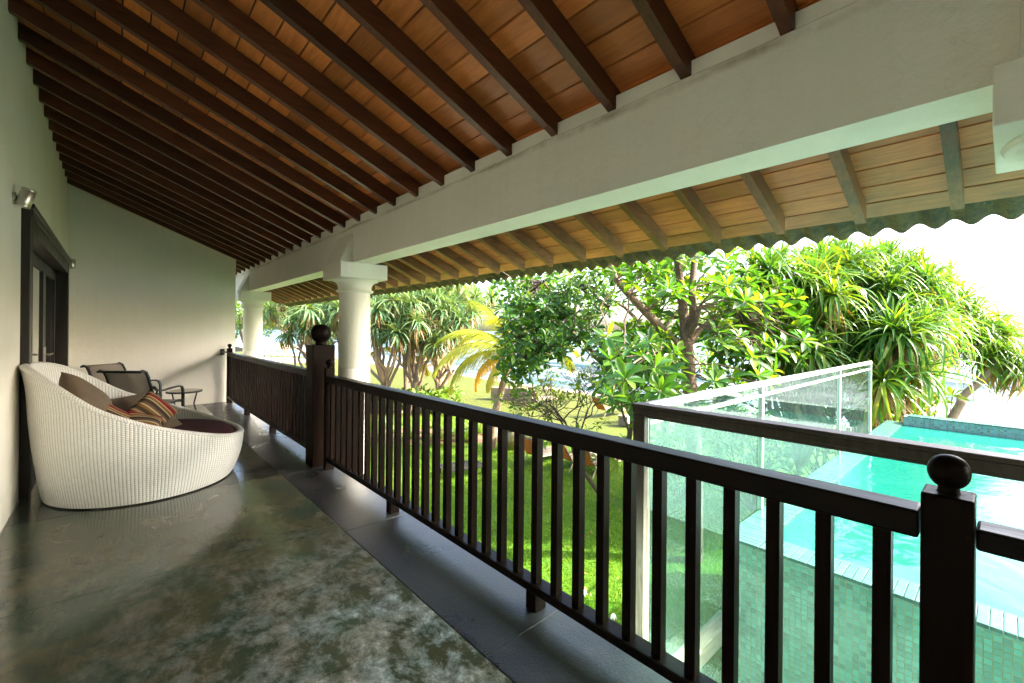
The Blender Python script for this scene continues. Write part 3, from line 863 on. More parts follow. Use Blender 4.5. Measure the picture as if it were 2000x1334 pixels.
def newel(x0, y0, x1, y1, ztop, br, bh, nr, nh, label):
    xc, yc = (x0+x1)/2, (y0+y1)/2
    t = thing('newel_post', (xc, yc, 0), label, 'newel post', 'newel posts with ball finials')
    rel(MB().box((x0, y0, 0.0), (x1, y1, ztop), 0.005), t).obj('post_shaft', M_POST, t)
    pr = [(nr*1.08, ztop), (nr, ztop+0.006), (nr, ztop+nh)]
    for i in range(15):
        a = 0.45 + i*(PI-0.45)/14
        r = br*abs(math.sin(a))**0.85
        pr.append((max(r, 0.001), ztop+nh-0.006+bh-bh*math.cos(a)*1.0 - bh*0.1*0))
    rel(MB().lathe(pr, (xc, yc, 0), 40), t).obj('ball_finial', M_POST, t, True)
newel(1.540, 0.049, 1.642, 0.146, 0.998, 0.0415, 0.043, 0.021, 0.016, 'near dark newel post with turned ball standing at the right of the view')
newel(1.48, 4.67, 1.70, 4.885, 1.240, 0.099, 0.097, 0.052, 0.030, 'tall thick dark newel post with large ball in front of the column')

# ================================================================== GLASS SCREEN AND PLUNGE POOL
GX, GY, GZ = 2.305, 1.43, 0.982
scr = thing('glass_screen', (GX, GY, -3.0), 'L-shaped glass screen with dark timber and aluminium frame beside the pool', 'screen')
def SP(mb, nm, m, sm=False, par=None): return rel(mb, scr).obj(nm, m, par or scr, sm)
SP(MB().box((GX-0.035, GY-0.04, -3.0), (GX+0.002, GY+0.035, GZ-0.058), 0.004), 'corner_post', M_SCREEN)
SP(MB().box((GX+0.004, GY-0.040, -3.0), (GX+0.035, GY+0.035, GZ-0.058), 0.004), 'corner_post', M_SCREEN)
SP(MB().box((GX-0.035, -4.0, GZ-0.056), (GX+0.045, GY+0.04, GZ-0.020), 0.004), 'top_rail', M_SCREEN)
SP(MB().box((GX-0.040, -4.0, GZ-0.018), (GX+0.050, GY+0.045, GZ), 0.004), 'cap_rail', M_SCREEN)
SP(MB().box((GX-0.012, -4.0, GZ-0.078), (GX+0.020, GY-0.043, GZ-0.058), 0.003), 'glazing_bead', M_SCREEN)
PX = [GX+0.05, 4.21, 6.90, 8.83]
SP(MB().box((GX+0.053, GY-0.02, GZ-0.045), (8.85, GY+0.02, GZ+0.0), 0.004), 'top_rail', M_ALU)
SP(MB().box((GX+0.053, GY-0.012, GZ-0.135), (8.81, GY+0.012, GZ-0.110), 0.003), 'mid_rail', M_ALU)
for x in PX[1:]:
    SP(MB().box((x-0.022, GY-0.018, -0.13), (x+0.022, GY+0.018, GZ-0.046), 0.003), 'mullion', M_ALU)
SP(MB().tube([(8.83, GY+0.03, 0.38), (9.5, GY+0.6, -0.08)], 0.02, 8), 'stay_bar', M_ALU)
for a, c in zip(PX[:-1], PX[1:]):
    SP(MB().box((a+0.026, GY-0.005, GZ-0.108), (c-0.026, GY+0.005, GZ-0.047)), 'glass_pane', M_GLASS)
    SP(MB().box((a+0.026, GY-0.005, -0.125 if a > 3 else -0.72), (c-0.026, GY+0.005, GZ-0.137)), 'glass_pane', M_GLASS)
zs = GZ-0.335
for (y0, y1) in ((-1.20, GY-0.046), (-3.9, -1.208)):
    SP(MB().box((GX-0.005, y0, zs+0.002), (GX+0.005, y1, GZ-0.079)), 'glass_pane', M_GLASS)
    SP(MB().box((GX-0.005, y0, -2.4), (GX+0.005, y1, zs-0.002)), 'glass_pane', M_GLASS)
SP(MB().box((GX+0.037, GY-0.09, -0.83), (3.44, GY+0.02, -0.71), 0.005), 'sill_beam', M_SILL)

PZ = -0.134
XN, XF = 3.447, 10.34
pool = thing('plunge_pool', (7.0, -1.5, -3.0), 'raised turquoise mosaic plunge pool outside the railing', 'pool')
def PP(mb, nm, m, sm=False): return rel(mb, pool).obj(nm, m, pool, sm)
PP(MB().box((XN+0.012, -5.5, -3.0), (XN+0.24, GY-0.012, PZ-0.022)), 'near_wall', M_MOSAIC)
PP(MB().box((XN+0.24, GY-0.25, -3.0), (XF-0.02, GY-0.012, PZ-0.022)), 'side_wall', M_MOSAIC)
PP(MB().box((XF-0.25, -5.5, -3.0), (XF, GY-0.252, PZ+0.135)), 'far_wall', M_MOSAIC)
PP(MB().box((XN+0.24, -5.5, -1.5), (XF-0.25, GY-0.25, -1.4)), 'basin_floor', M_MOSAIC)
tm = MB().box((0, 0.0015, -0.022), (0.245, 0.0475, 0.0), 0.003).mesh('rim_tile', M_RIM)
nt_ = 0
y = GY-0.25
while y > -3.9:
    o = link('rim_tile', tm, pool, (XN-7.0, y-0.049+1.5, PZ+3.0+random.uniform(-0.001, 0.001)))
    y -= 0.049
tm2 = MB().box((0.0015, -0.245, -0.022), (0.0475, 0.0, 0.0), 0.003).mesh('rim_tile', M_RIM)
x = XN
while x < XF-0.05:
    o = link('rim_tile', tm2, pool, (x-7.0, GY+1.5, PZ+3.0+random.uniform(-0.001, 0.001)))
    x += 0.049
tm3 = MB().box((-0.012, 0.0015, 0.0), (0.26, 0.0885, 0.012), 0.003).mesh('coping_tile', M_RIM)
y = GY-0.30
while y > -4.2:
    link('coping_tile', tm3, pool, (XF-0.25-7.0, y-0.09+1.5, PZ+0.137+3.0))
    y -= 0.09
wt = MB()
nx, ny = 24, 24
wt.add([(XN+0.243, -5.4, PZ-0.014), (XF-0.252, -5.4, PZ-0.014), (XF-0.252, GY-0.252, PZ-0.014), (XN+0.243, GY-0.252, PZ-0.014)], [(0,1,2,3)])
struct('pool_water', wt, M_POOL)

# ================================================================== FURNITURE
# round wicker daybed
SXC, SYC = 0.215, 5.28
bed = thing('wicker_daybed', (SXC, SYC, 0), 'round white woven daybed with high back against the wall and maroon mattress', 'daybed')
zx = np.array([-0.60, -0.50, -0.36, -0.10, 0.22, 0.56, 0.80, 1.0])
zz = np.array([1.10, 1.075, 0.955, 0.745, 0.600, 0.485, 0.405, 0.365])
def rimz(x): return float(np.interp(x, zx, zz))
def smooth_rimz(x, y=0.0):
    x = x - max(0.0, y)*0.17
    return sum(rimz(x + d) for d in (-0.08, -0.04, 0, 0.04, 0.08)) / 5
def shell(th, f, z1):
    # f 0..1 from base to rim; outline drifts outward with height
    bxr, byr = 0.668, 0.715
    rxr, ryr = 0.762, 0.775
    back = max(0.0, -math.cos(th))
    k = f**0.9
    rx = bxr + (rxr-bxr)*k + 0.020*math.sin(PI*f)
    ry = byr + (ryr-byr)*k + 0.030*math.sin(PI*f)
    cx = 0.0 + 0.0*k
    flare = 0.030*back*max(0, (f-0.75)/0.25)**2
    return Vector((cx + (rx+flare)*math.cos(th), (ry)*math.sin(th), 0.012 + (z1-0.012)*f))
NT, NS = 160, 26
vs, uvs, fs = [], [], []
for i in range(NT+1):
    th = 2*PI*i/NT
    z1 = smooth_rimz(SXC + 0.76*math.cos(th), 0.77*math.sin(th))
    for j in range(NS+1):
        p = shell(th, j/NS, z1)
        vs.append(p); uvs.append((i/NT*190, p.z/0.0165))
o0 = len(vs)
NI = 12
for i in range(NT+1):
    th = 2*PI*i/NT
    z1 = smooth_rimz(SXC + 0.76*math.cos(th), 0.77*math.sin(th))
    for j in range(NI+1):
        f = 1 - j/NI
        zz_ = 0.26 + (z1-0.26)*f
        p = shell(th, min(1, zz_/z1), z1)
        q = Vector((p.x*(1-0.055/0.75), p.y*(1-0.055/0.75), zz_))
        vs.append(q); uvs.append((i/NT*176, q.z/0.0165))
for i in range(NT):
    for j in range(NS):
        a = i*(NS+1)+j
        fs.append((a, a+NS+1, a+NS+2, a+1))
    for j in range(NI):
        a = o0 + i*(NI+1)+j
        fs.append((a, a+NI+1, a+NI+2, a+1))
me = bpy.data.meshes.new('wicker_shell')
me.from_pydata([tuple(p) for p in vs], [], fs)
ul = me.uv_layers.new(name='UVMap')
for l in me.loops: ul.data[l.index].uv = uvs[l.vertex_index]
me.materials.append(M_WICKER)
me.shade_smooth()
link('wicker_shell', me, bed)
# braided rim
vs, fs, uvs = [], [], []
NR = 200
for i in range(NR):
    th = 2*PI*i/NR
    z1 = smooth_rimz(SXC + 0.76*math.cos(th), 0.77*math.sin(th))
    p = shell(th, 1.0, z1)
    rad = Vector((math.cos(th), math.sin(th), 0))
    c = p - rad*0.028
    for k in range(10):
        a = 2*PI*k/10
        rr = 0.031
        vs.append(c + rad*(rr*math.cos(a)) + Vector((0, 0, rr*0.75*math.sin(a))))
for i in range(NR):
    i2 = (i+1) % NR
    for k in range(10):
        k2 = (k+1) % 10
        fs.append((i*10+k, i2*10+k, i2*10+k2, i*10+k2))
        i_ = i if i2 else i
        uvs.append([(i*1.3+k*0.35, k*1.0), ((i+1)*1.3+k*0.35, k*1.0), ((i+1)*1.3+(k+1)*0.35, k+1.0), (i*1.3+(k+1)*0.35, k+1.0)])
me = bpy.data.meshes.new('braided_rim')
me.from_pydata([tuple(p) for p in vs], [], fs)
ul = me.uv_layers.new(name='UVMap')
for f, uvq in zip(me.polygons, uvs):
    for l, q in zip(f.loop_indices, uvq): ul.data[l].uv = q
me.materials.append(M_WICKER)
me.shade_smooth()
link('braided_rim', me, bed)
pr = [(0.30, 0.27)] + [(0.60+0.075*math.sin(a), 0.355-0.085*math.cos(a)) for a in [i*PI/10 for i in range(11)]] + [(0.5, 0.448), (0.25, 0.452), (0.01, 0.452)]
mt = MB().lathe(pr, (0.005, 0, 0), 64)
mt.v = [(x*1.0, y*1.04, z) for x, y, z in mt.v]
mt.obj('mattress', M_MAROON, bed, True)
for a in (0.6, 2.2, 3.8, 5.4):
    MB().lathe([(0.02, 0.0), (0.02, 0.03)], (0.5*math.cos(a), 0.5*math.sin(a), 0), 12).obj('glide_foot', M_FRAME, bed)

def pillow_mesh(w, h, t, name, m, seed):
    r = random.Random(seed)
    N = 20
    vs, fs = [], []
    for side in (1, -1):
        for i in range(N+1):
            for j in range(N+1):
                a, b_ = i/N*2-1, j/N*2-1
                d = (max(0, 1-a**4)**0.5) * (max(0, 1-b_**4)**0.5)
                pin = 1 - 0.09*(1-abs(a)**3)*abs(b_)**3*0 - 0.075*((1-a*a)*abs(b_)**4)
                pin2 = 1 - 0.075*((1-b_*b_)*abs(a)**4)
                wob = 0.012*math.sin(3*a+seed)*math.cos(2.3*b_+seed*2)
                vs.append((a*w/2*pin2, b_*h/2*pin, side*(t/2*d*(1-0.25*(a*a+b_*b_)/2) ) + wob))
    n1 = N+1
    for s in (0, 1):
        o = s*n1*n1
        for i in range(N):
            for j in range(N):
                q = (o+i*n1+j, o+(i+1)*n1+j, o+(i+1)*n1+j+1, o+i*n1+j+1)
                fs.append(q if s == 0 else tuple(reversed(q)))
    me = bpy.data.meshes.new(name)
    me.from_pydata(vs, [], fs)
    bm = bmesh.new(); bm.from_mesh(me)
    bmesh.ops.remove_doubles(bm, verts=bm.verts[:], dist=0.0005)
    bmesh.ops.recalc_face_normals(bm, faces=bm.faces[:])
    bm.to_mesh(me); bm.free()
    me.materials.append(m)
    me.shade_smooth()
    return me
def pillow(loc, normal, spin, w, h, t, m, label, seed):
    o = link('throw_pillow', pillow_mesh(w, h, t, 'throw_pillow', m, seed))
    n = Vector(normal).normalized()
    q = n.to_track_quat('Z', 'Y').to_matrix().to_4x4()
    o.matrix_world = Matrix.Translation(loc) @ q @ Matrix.Rotation(R(spin), 4, 'Z')
    tag(o, label, 'pillow', 'pillows on the daybed')
pillow((-0.18, 5.14, 0.775), (0.78, -0.20, 0.55), 42, 0.44, 0.44, 0.19, M_BROWN, 'large plain brown pillow leaning on the high back of the daybed', 1)
pillow((0.02, 5.64, 0.575), (0.40, -0.85, 0.42), 5, 0.56, 0.34, 0.16, M_BROWN, 'plain brown pillow lying behind the striped ones at the far rim', 2)
pillow((-0.02, 5.06, 0.61), (0.50, -0.50, 0.62), 36, 0.31, 0.31, 0.12, M_STRIPE, 'striped pillow half sunk in front of the large brown pillow', 3)
pillow((0.26, 5.34, 0.612), (0.46, -0.80, 0.48), 36, 0.33, 0.33, 0.12, M_STRIPE, 'striped pillow standing upright at the front of the heap', 4)
pillow((0.17, 5.08, 0.55), (0.20, -0.50, 0.82), 62, 0.28, 0.28, 0.11, M_STRIPE, 'striped pillow lying low against the near rim of the daybed', 5)
pillow((0.33, 5.34, 0.50), (0.3, -0.5, 0.8), 20, 0.26, 0.22, 0.09, M_BROWN, 'small brown pillow tucked under the upright striped one', 6)

# sling armchairs
def sling_chair(loc, rz, label):
    t = thing('sling_armchair', loc, label, 'armchair', 'sling armchairs in the far corner', rz)
    t.scale = (0.94, 0.96, 0.925)
    W2 = 0.29        # local: faces +X, width along Y
    prof = [(-0.44, 0.88), (-0.40, 0.905), (-0.345, 0.88), (-0.30, 0.80), (-0.235, 0.60), (-0.175, 0.44), (-0.12, 0.375), (-0.02, 0.355), (0.15, 0.365), (0.28, 0.385), (0.33, 0.375), (0.36, 0.34)]
    sl_ = MB()
    V = []
    for x, z in prof:
        V.append((x, -W2+0.012, z)); V.append((x, W2-0.012, z))
    sl_.add(V, [(2*i, 2*i+1, 2*i+3, 2*i+2) for i in range(len(prof)-1)])
    so_ = sl_.obj('sling', M_SLING, t, True)
    md = so_.modifiers.new('thick', 'SOLIDIFY'); md.thickness = 0.006
    for s in (-1, 1):
        MB().flat([(x, s*W2, z) for x, z in prof], 0.028, 0.026, (0, 1, 0)).obj('side_rail', M_FRAME, t, True)
        arm = [(-0.262, 0.66), (-0.20, 0.60), (-0.10, 0.585), (0.10, 0.605), (0.22, 0.612), (0.275, 0.595), (0.30, 0.54), (0.305, 0.30), (0.30, 0.0)]
        MB().flat([(x, s*(W2+0.045), z) for x, z in arm], 0.036, 0.022, (0, 1, 0)).obj('arm_leg', M_FRAME, t, True)
        MB().tube([(-0.20, s*(W2+0.045), 0.595), (-0.26, s*(W2+0.045), 0.30), (-0.36, s*(W2+0.045), 0.0)], 0.014, 8).obj('rear_leg', M_FRAME, t, True)
    MB().tube([(-0.432, -W2, 0.886), (-0.432, W2, 0.886)], 0.016, 8).obj('top_bar', M_FRAME, t, True)
    for x, z in ((-0.15, 0.40), (0.30, 0.375)):
        MB().tube([(x, -W2-0.045, z), (x, W2+0.045, z)], 0.012, 8).obj('cross_bar', M_FRAME, t, True)
    return t
sling_chair((0.30, 8.05, 0), math.atan2(0.746, 0.666), 'beige sling armchair with black frame nearest the daybed, its back to the viewer')
sling_chair((0.10, 9.02, 0), R(-45), 'beige sling armchair with black frame standing in the far wall corner')
tb = thing('side_table', (0.80, 8.62, 0), 'small round glass-topped metal table beside the sling armchairs', 'side table')
MB().lathe([(0.225, 0.395), (0.235, 0.398), (0.238, 0.41), (0.235, 0.422), (0.222, 0.425)], (0, 0, 0), 40).obj('table_rim', M_FRAME, tb, True)
MB().lathe([(0.0, 0.419), (0.222, 0.419), (0.222, 0.425), (0.0, 0.426)], (0, 0, 0), 40, False).obj('table_top', M_STEEL, tb, True)
for k in range(3):
    a = 2*PI*k/3 + 0.4
    MB().tube([(0.19*math.cos(a), 0.19*math.sin(a), 0.40), (0.14*math.cos(a), 0.14*math.sin(a), 0.2), (0.20*math.cos(a), 0.20*math.sin(a), 0.0)], 0.011, 8).obj('leg', M_FRAME, tb, True)

# ================================================================== GROUND, BEACH, SEA
GZ0 = -3.0
def grid_mesh(name, xs, ys, zf, m):
    X, Y = np.meshgrid(np.array(xs), np.array(ys), indexing='ij')
    Z = zf(X, Y)
    V = np.stack([X, Y, Z], -1).reshape(-1, 3)
    nx, ny = len(xs), len(ys)
    i = np.arange(nx*ny).reshape(nx, ny)
    F = np.stack([i[:-1, :-1], i[1:, :-1], i[1:, 1:], i[:-1, 1:]], -1).reshape(-1, 4)
    return np_mesh(name, V, F, m)
def zl(X, Y):
    base = GZ0 + 0.06*np.sin(X*0.45+Y*0.23) * np.clip((X-4)/8, 0, 1)
    return np.where(X > 24, base - (X-24)**2*0.05, base)
lawn = link('lawn', grid_mesh('lawn', list(np.linspace(-40, 0, 8)) + list(np.linspace(1, 28, 55)), list(np.linspace(-60, 100, 161)), zl, M_LAWN)); lawn['kind'] = 'structure'
def zb(X, Y): return -3.18 - np.clip((X-24.5), 0, 60)*0.135 + 0.05*np.sin(X*0.7+Y*0.31)
beach = link('beach', grid_mesh('beach', np.linspace(23.0, 60, 50), np.linspace(-200, 400, 120), zb, M_SAND)); beach['kind'] = 'structure'
def zsea(X, Y):
    w = np.zeros_like(X)
    for (x0, h, wd, ph) in ((37.5, 0.35, 2.0, 0.0), (45, 0.9, 2.6, 1.3), (56, 1.2, 3.4, 2.1), (72, 1.1, 4.5, 0.6), (95, 0.9, 5, 3.0)):
        c = x0 + 1.6*np.sin(Y*0.06+ph) + 0.5*np.sin(Y*0.21+ph*2)
        a = 0.55 + 0.45*np.sin(Y*0.045 + ph*3)
        d = X - c
        w += h*a*np.exp(-np.where(d < 0, (d/(wd*0.45))**2, (d/wd)**2))
    return -4.75 + w + 0.05*np.sin(X*1.3+Y*0.5)
sea = link('sea', grid_mesh('sea', list(np.linspace(33, 110, 160)) + [130, 200, 400, 1000, 3000, 7000], list(np.linspace(-7000, -140, 6)) + list(np.linspace(-120, 220, 171)) + list(np.linspace(260, 7000, 6)), zsea, M_SEA)); sea['kind'] = 'structure'

# grass blades on the near lawn
n = 150000
gx = rng.uniform(2.2, 15.5, n); gy = rng.uniform(1.0, 20.0, n)
keep = ~((gx > 3.5) & (gy < 1.6))
gx, gy = gx[keep], gy[keep]; n = len(gx)
gz = zl(gx, gy)
ang = rng.uniform(0, 2*PI, n); hh = rng.uniform(0.035, 0.095, n); ww = rng.uniform(0.006, 0.011, n)
lean = rng.normal(0, 0.03, (n, 2))
base = np.stack([gx, gy, gz], -1)
sd = np.stack([np.cos(ang)*ww, np.sin(ang)*ww, np.zeros(n)], -1)
tip = base + np.stack([lean[:, 0], lean[:, 1], hh], -1)
V = np.stack([base-sd, base+sd, tip], 1).reshape(-1, 3)
go = link('grass', np_mesh('grass', V, np.arange(n*3).reshape(-1, 3), ML_GRASS, np.repeat(rng.uniform(0, 1, n), 3)))
tag(go, 'short green grass on the lawn below the veranda', 'grass', None, 'stuff')

# ================================================================== VEGETATION TOOLS
def leaf_shape(L=1.0, Wd=0.36, segs=6, droop=0.18, fold=0.12, tipp=0.62, side=0.0):
    vs, fs = [], []
    for i in range(segs+1):
        f = i/segs
        prof = (f/tipp)**0.75 if f < tipp else (max(0.0, 1-((f-tipp)/(1-tipp))**1.9))
        w = Wd/2*max(prof, 0.03)
        if i == segs: w = Wd*0.02
        z = -droop*f*f
        y = f*L*(1-0.25*droop*f)
        x = side*f*f
        vs += [(x-w, y, z+fold*w), (x, y, z-fold*w*0.6), (x+w, y, z+fold*w)]
    for i in range(segs):
        a = i*3
        fs += [(a, a+1, a+4, a+3), (a+1, a+2, a+5, a+4)]
    return np.array(vs), np.array(fs)
def strap_shape(L=1.0, Wd=0.056, segs=7, droop=0.6, kink=None, side=0.0):
    vs, fs = [], []
    p = np.zeros(3); ang = 0.0
    for i in range(segs+1):
        f = i/segs
        w = Wd/2*(1.0 if f < 0.5 else 1-((f-0.5)/0.5)**1.4)
        w = max(w, 0.0015)
        ca, sa = math.cos(ang), math.sin(ang)
        nrm = np.array([0, sa, ca])
        x = side*f*f
        vs += [p + (x-w, 0, 0) + nrm*w*0.5, p + (x, 0, 0), p + (x+w, 0, 0) + nrm*w*0.5]
        ang += droop*(0.5+1.5*f)/segs
        if kink and abs(f-kink) < 0.5/segs: ang += 1.1
        p = p + np.array([0, math.cos(ang), -math.sin(ang)])*L/segs
    for i in range(segs):
        a = i*3
        fs += [(a, a+1, a+4, a+3), (a+1, a+2, a+5, a+4)]
    return np.array(vs), np.array(fs)
BROAD = [leaf_shape(droop=d, fold=f, side=s, Wd=w) for d, f, s, w in ((0.08, 0.25, 0.0, 0.40), (0.22, 0.35, 0.05, 0.36), (0.40, 0.30, -0.05, 0.38), (0.15, 0.5, 0.04, 0.33))]
NARROW = [leaf_shape(droop=d, fold=f, side=s, Wd=w, segs=5) for d, f, s, w in ((0.10, 0.3, 0.0, 0.40), (0.25, 0.35, 0.05, 0.36), (0.42, 0.3, -0.04, 0.42))]
STRAP = [strap_shape(droop=0.45, side=-0.03), strap_shape(droop=1.0, side=0.08), strap_shape(droop=1.7, side=-0.09), strap_shape(droop=2.4), strap_shape(droop=0.5, kink=0.6, side=0.03)]

def frame_mat(c, d, n0, s):
    d = d/np.linalg.norm(d)
    x = np.cross(d, n0); nx = np.linalg.norm(x)
    if nx < 1e-4: x = np.cross(d, (0.3, 0.5, 0.8)); nx = np.linalg.norm(x)
    x = x/nx
    z = np.cross(x, d)
    m = np.eye(4)
    m[:3, 0] = x*s; m[:3, 1] = d*s; m[:3, 2] = z*s; m[:3, 3] = c
    return m
UP = np.array([0, 0, 1.0])
def rosette(c, axis, n, L, p0, p1, nvar, rg, droopy=None):
    """leaves round an axis: list of (matrix, variant)"""
    axis = np.array(axis, float); axis /= np.linalg.norm(axis)
    a = np.cross(axis, (0.31, 0.77, 0.21)); a /= np.linalg.norm(a); b = np.cross(axis, a)
    res = []
    ph0 = rg.uniform(0, 6.28)
    for k in range(n):
        f = (k+0.5)/n
        ph = ph0 + k*2.39996 + rg.normal(0, 0.15)
        pit = R(p0 + (p1-p0)*f) + rg.normal(0, 0.10)
        rad = a*math.cos(ph) + b*math.sin(ph)
        d = axis*math.cos(pit) + rad*math.sin(pit)
        nrm = axis*math.sin(pit) - rad*math.cos(pit) + rg.normal(0, 0.14, 3)
        s = L*rg.uniform(0.72, 1.12)*(0.75+0.35*f if f < 0.5 else 1.0)
        if droopy: v = droopy(f, rg)
        else: v = int(rg.integers(0, nvar))
        res.append((frame_mat(np.array(c) + d*0.02, d, nrm, s), v))
    return res
CAM = np.array([0, 0, EYE])
def put_leaves(tree, leaves, variants, m, limit, name='leaf', rest='foliage'):
    """the leaves that show largest are parts of their own, the rest one part of kind stuff"""
    if not leaves: return
    base = np.array(tree.location)
    def key(t):
        p = t[0][:3, 3] - CAM
        dp = p[0]*_s + p[1]*_c; r = (p[0]*_c - p[1]*_s)/max(dp, 0.1); up = p[2]/max(dp, 0.1)
        off = abs(r) > 1.16 or up < -0.8 or up > 0.75
        hid = up > 0.245 - 0.06*r if r > -0.3 else up > 0.09
        return (off or hid, dp)
    leaves = sorted(leaves, key=key)
    top, low = leaves[:limit], leaves[limit:]
    if top:
        ms = []
        for V, F in variants: ms.append(np_mesh(name, V, F, m))
        for M, v in top:
            o = link(name, ms[v], tree)
            M2 = M.copy(); M2[:3, 3] -= base
            o.matrix_local = Matrix(M2.tolist())
    if low:
        Vs, Fs, Rs, o = [], [], [], 0
        for vi, (V, F) in enumerate(variants):
            Ms = np.array([M for M, v in low if v == vi])
            if not len(Ms): continue
            VV = np.einsum('nij,kj->nki', Ms[:, :3, :3], V) + Ms[:, None, :3, 3]
            k, nl = len(V), len(Ms)
            Vs.append(VV.reshape(-1, 3) - base)
            Fs.append((F[None] + (np.arange(nl)*k)[:, None, None]).reshape(-1, 4) + o)
            Rs.append(np.repeat(rng.uniform(0, 1, nl), k))
            o += nl*k
        fo = link(rest, np_mesh(rest, np.concatenate(Vs), np.concatenate(Fs), m, np.concatenate(Rs)), tree)
        fo['kind'] = 'stuff'
def wiggle(a, b, n, amp, rg):
    a, b = np.array(a, float), np.array(b, float)
    L = np.linalg.norm(b-a)
    pts = []
    off = np.zeros(3)
    for i in range(n+1):
        f = i/n
        if 0 < i < n: off = off*0.6 + rg.normal(0, amp*L, 3)
        else: off = np.zeros(3)
        pts.append(a + (b-a)*f + off*math.sin(PI*f))
    return pts
def tree_obj(name, base, label, cat, group=None):
    return thing(name, base, label, cat, group)
def limbs(tree, lst, m, name, segs=8):
    b = MB()
    for pts, r0, r1 in lst:
        n = len(pts)
        b.tube(pts, [r0 + (r1-r0)*i/(n-1) for i in range(n)], segs)
    base = tree.location
    b.v = [(x-base.x, y-base.y, z-base.z) for x, y, z in b.v]
    return b.obj(name, m, tree, True)
def poly_sample(poly, n, rg, mind=0):
    xs = [p[0] for p in poly]; ys_ = [p[1] for p in poly]
    res, tries = [], 0
    while len(res) < n and tries < 20000:
        tries += 1
        x, y = rg.uniform(min(xs), max(xs)), rg.uniform(min(ys_), max(ys_))
        ins = False
        j = len(poly)-1
        for i in range(len(poly)):
            if (poly[i][1] > y) != (poly[j][1] > y) and x < (poly[j][0]-poly[i][0])*(y-poly[i][1])/(poly[j][1]-poly[i][1]) + poly[i][0]: ins = not ins
            j = i
        if ins and all((x-a)**2 + (y-b)**2 > mind*mind for a, b in res): res.append((x, y))
    return res

# ------------------------------------------------------------------ big-leaved tree behind the screen
def nearest_on(limbset, p):
    best = None
    for pts, r0, r1 in limbset:
        for q in pts:
            d = np.linalg.norm(np.array(q) - p)
            if best is None or d < best[0]: best = (d, np.array(q))
    return best[1]
def P_(u, v, t): return np.array(pt(u, v, t))

rg = np.random.default_rng(21)
T = 8.6
base1 = Vector((P_(1352, 760, T)[0]+0.05, P_(1352, 760, T)[1]-0.05, GZ0))
tr = tree_obj('almond_tree', base1, 'broad-leaved tree with thick forking trunk just behind the glass screen', 'tree', 'broad-leaved trees behind the glass screen')
main = [
    ([np.array(base1), P_(1356, 900, T), P_(1350, 790, T), P_(1345, 730, T), P_(1340, 668, T)], 0.16, 0.125),
    ([P_(1342, 690, T), P_(1305, 655, T), P_(1262, 610, T-0.3), P_(1228, 575, T-0.5), P_(1204, 548, T-0.6), P_(1188, 505, T-0.6)], 0.095, 0.045),
    ([P_(1340, 675, T), P_(1336, 620, T), P_(1330, 560, T+0.1), P_(1322, 500, T+0.1), P_(1318, 440, T+0.2)], 0.105, 0.055),
    ([P_(1345, 660, T), P_(1354, 615, T-0.2), P_(1352, 560, T-0.2), P_(1357, 500, T-0.1), P_(1360, 440, T)], 0.085, 0.05),
    ([P_(1348, 670, T), P_(1366, 645, T+0.1), P_(1390, 625, T+0.2), P_(1440, 600, T+0.3)], 0.065, 0.03),
    ([P_(1345, 662, T), P_(1358, 630, T-0.3), P_(1366, 598, T-0.4)], 0.06, 0.05),
    ([P_(1335, 740, T), P_(1312, 705, T-0.3), P_(1298, 670, T-0.5)], 0.03, 0.018),
]
limbs(tr, main[:1], M_BARK, 'trunk', 14)
for l in main[1:]: limbs(tr, [l], M_BARK, 'limb', 10)
cl = []
cl += [(u, v, rg.uniform(7.6, 9.6)) for u, v in poly_sample([(1370, 500), (1480, 520), (1530, 560), (1580, 640), (1560, 700), (1500, 770), (1390, 790), (1370, 700), (1400, 640)], 52, rg, 20)]
cl += [(u, v, rg.uniform(7.4, 9.2)) for u, v in poly_sample([(1190, 500), (1340, 500), (1350, 570), (1290, 590), (1250, 570), (1190, 530)], 22, rg, 20)]
cl += [(u, v, rg.uniform(6.2, 8.4)) for u, v in poly_sample([(1180, 660), (1330, 650), (1330, 790), (1250, 800), (1170, 770)], 30, rg, 20)]
cl += [(1222, 742, 5.6), (1195, 775, 5.8), (1290, 765, 6.0), (1470, 700, 7.0), (1445, 660, 7.2), (1420, 560, 7.2), (1455, 590, 7.0), (1480, 735, 7.2), (1395, 745, 6.6), (1300, 730, 6.6)]
cl += [(u, v, rg.uniform(9, 11)) for u, v in poly_sample([(1380, 540), (1560, 560), (1570, 780), (1380, 790)], 60, rg, 15)]
cl += [(u, v, rg.uniform(8.8, 10.5)) for u, v in poly_sample([(1200, 490), (1340, 480), (1340, 650), (1240, 690), (1200, 660), (1260, 600), (1180, 540)], 34, rg, 16)]
lv, tw = [], []
for (u, v, t) in cl:
    p = P_(u, v, t)
    q = nearest_on(main, p)
    tw.append((wiggle(q, p, 5, 0.05, rg), 0.018, 0.009))
    ax = np.array([0, 0, 1.0]) + 0.55*(p-q)/max(0.3, np.linalg.norm(p-q)) + rg.normal(0, 0.25, 3)
    lv += rosette(p, ax, int(rg.integers(10, 15)), rg.uniform(0.26, 0.36), 20, 105, 4, rg)
limbs(tr, tw, M_BARK, 'twigs', 5)['kind'] = 'stuff'
put_leaves(tr, lv, BROAD, ML_ALMOND, 300)

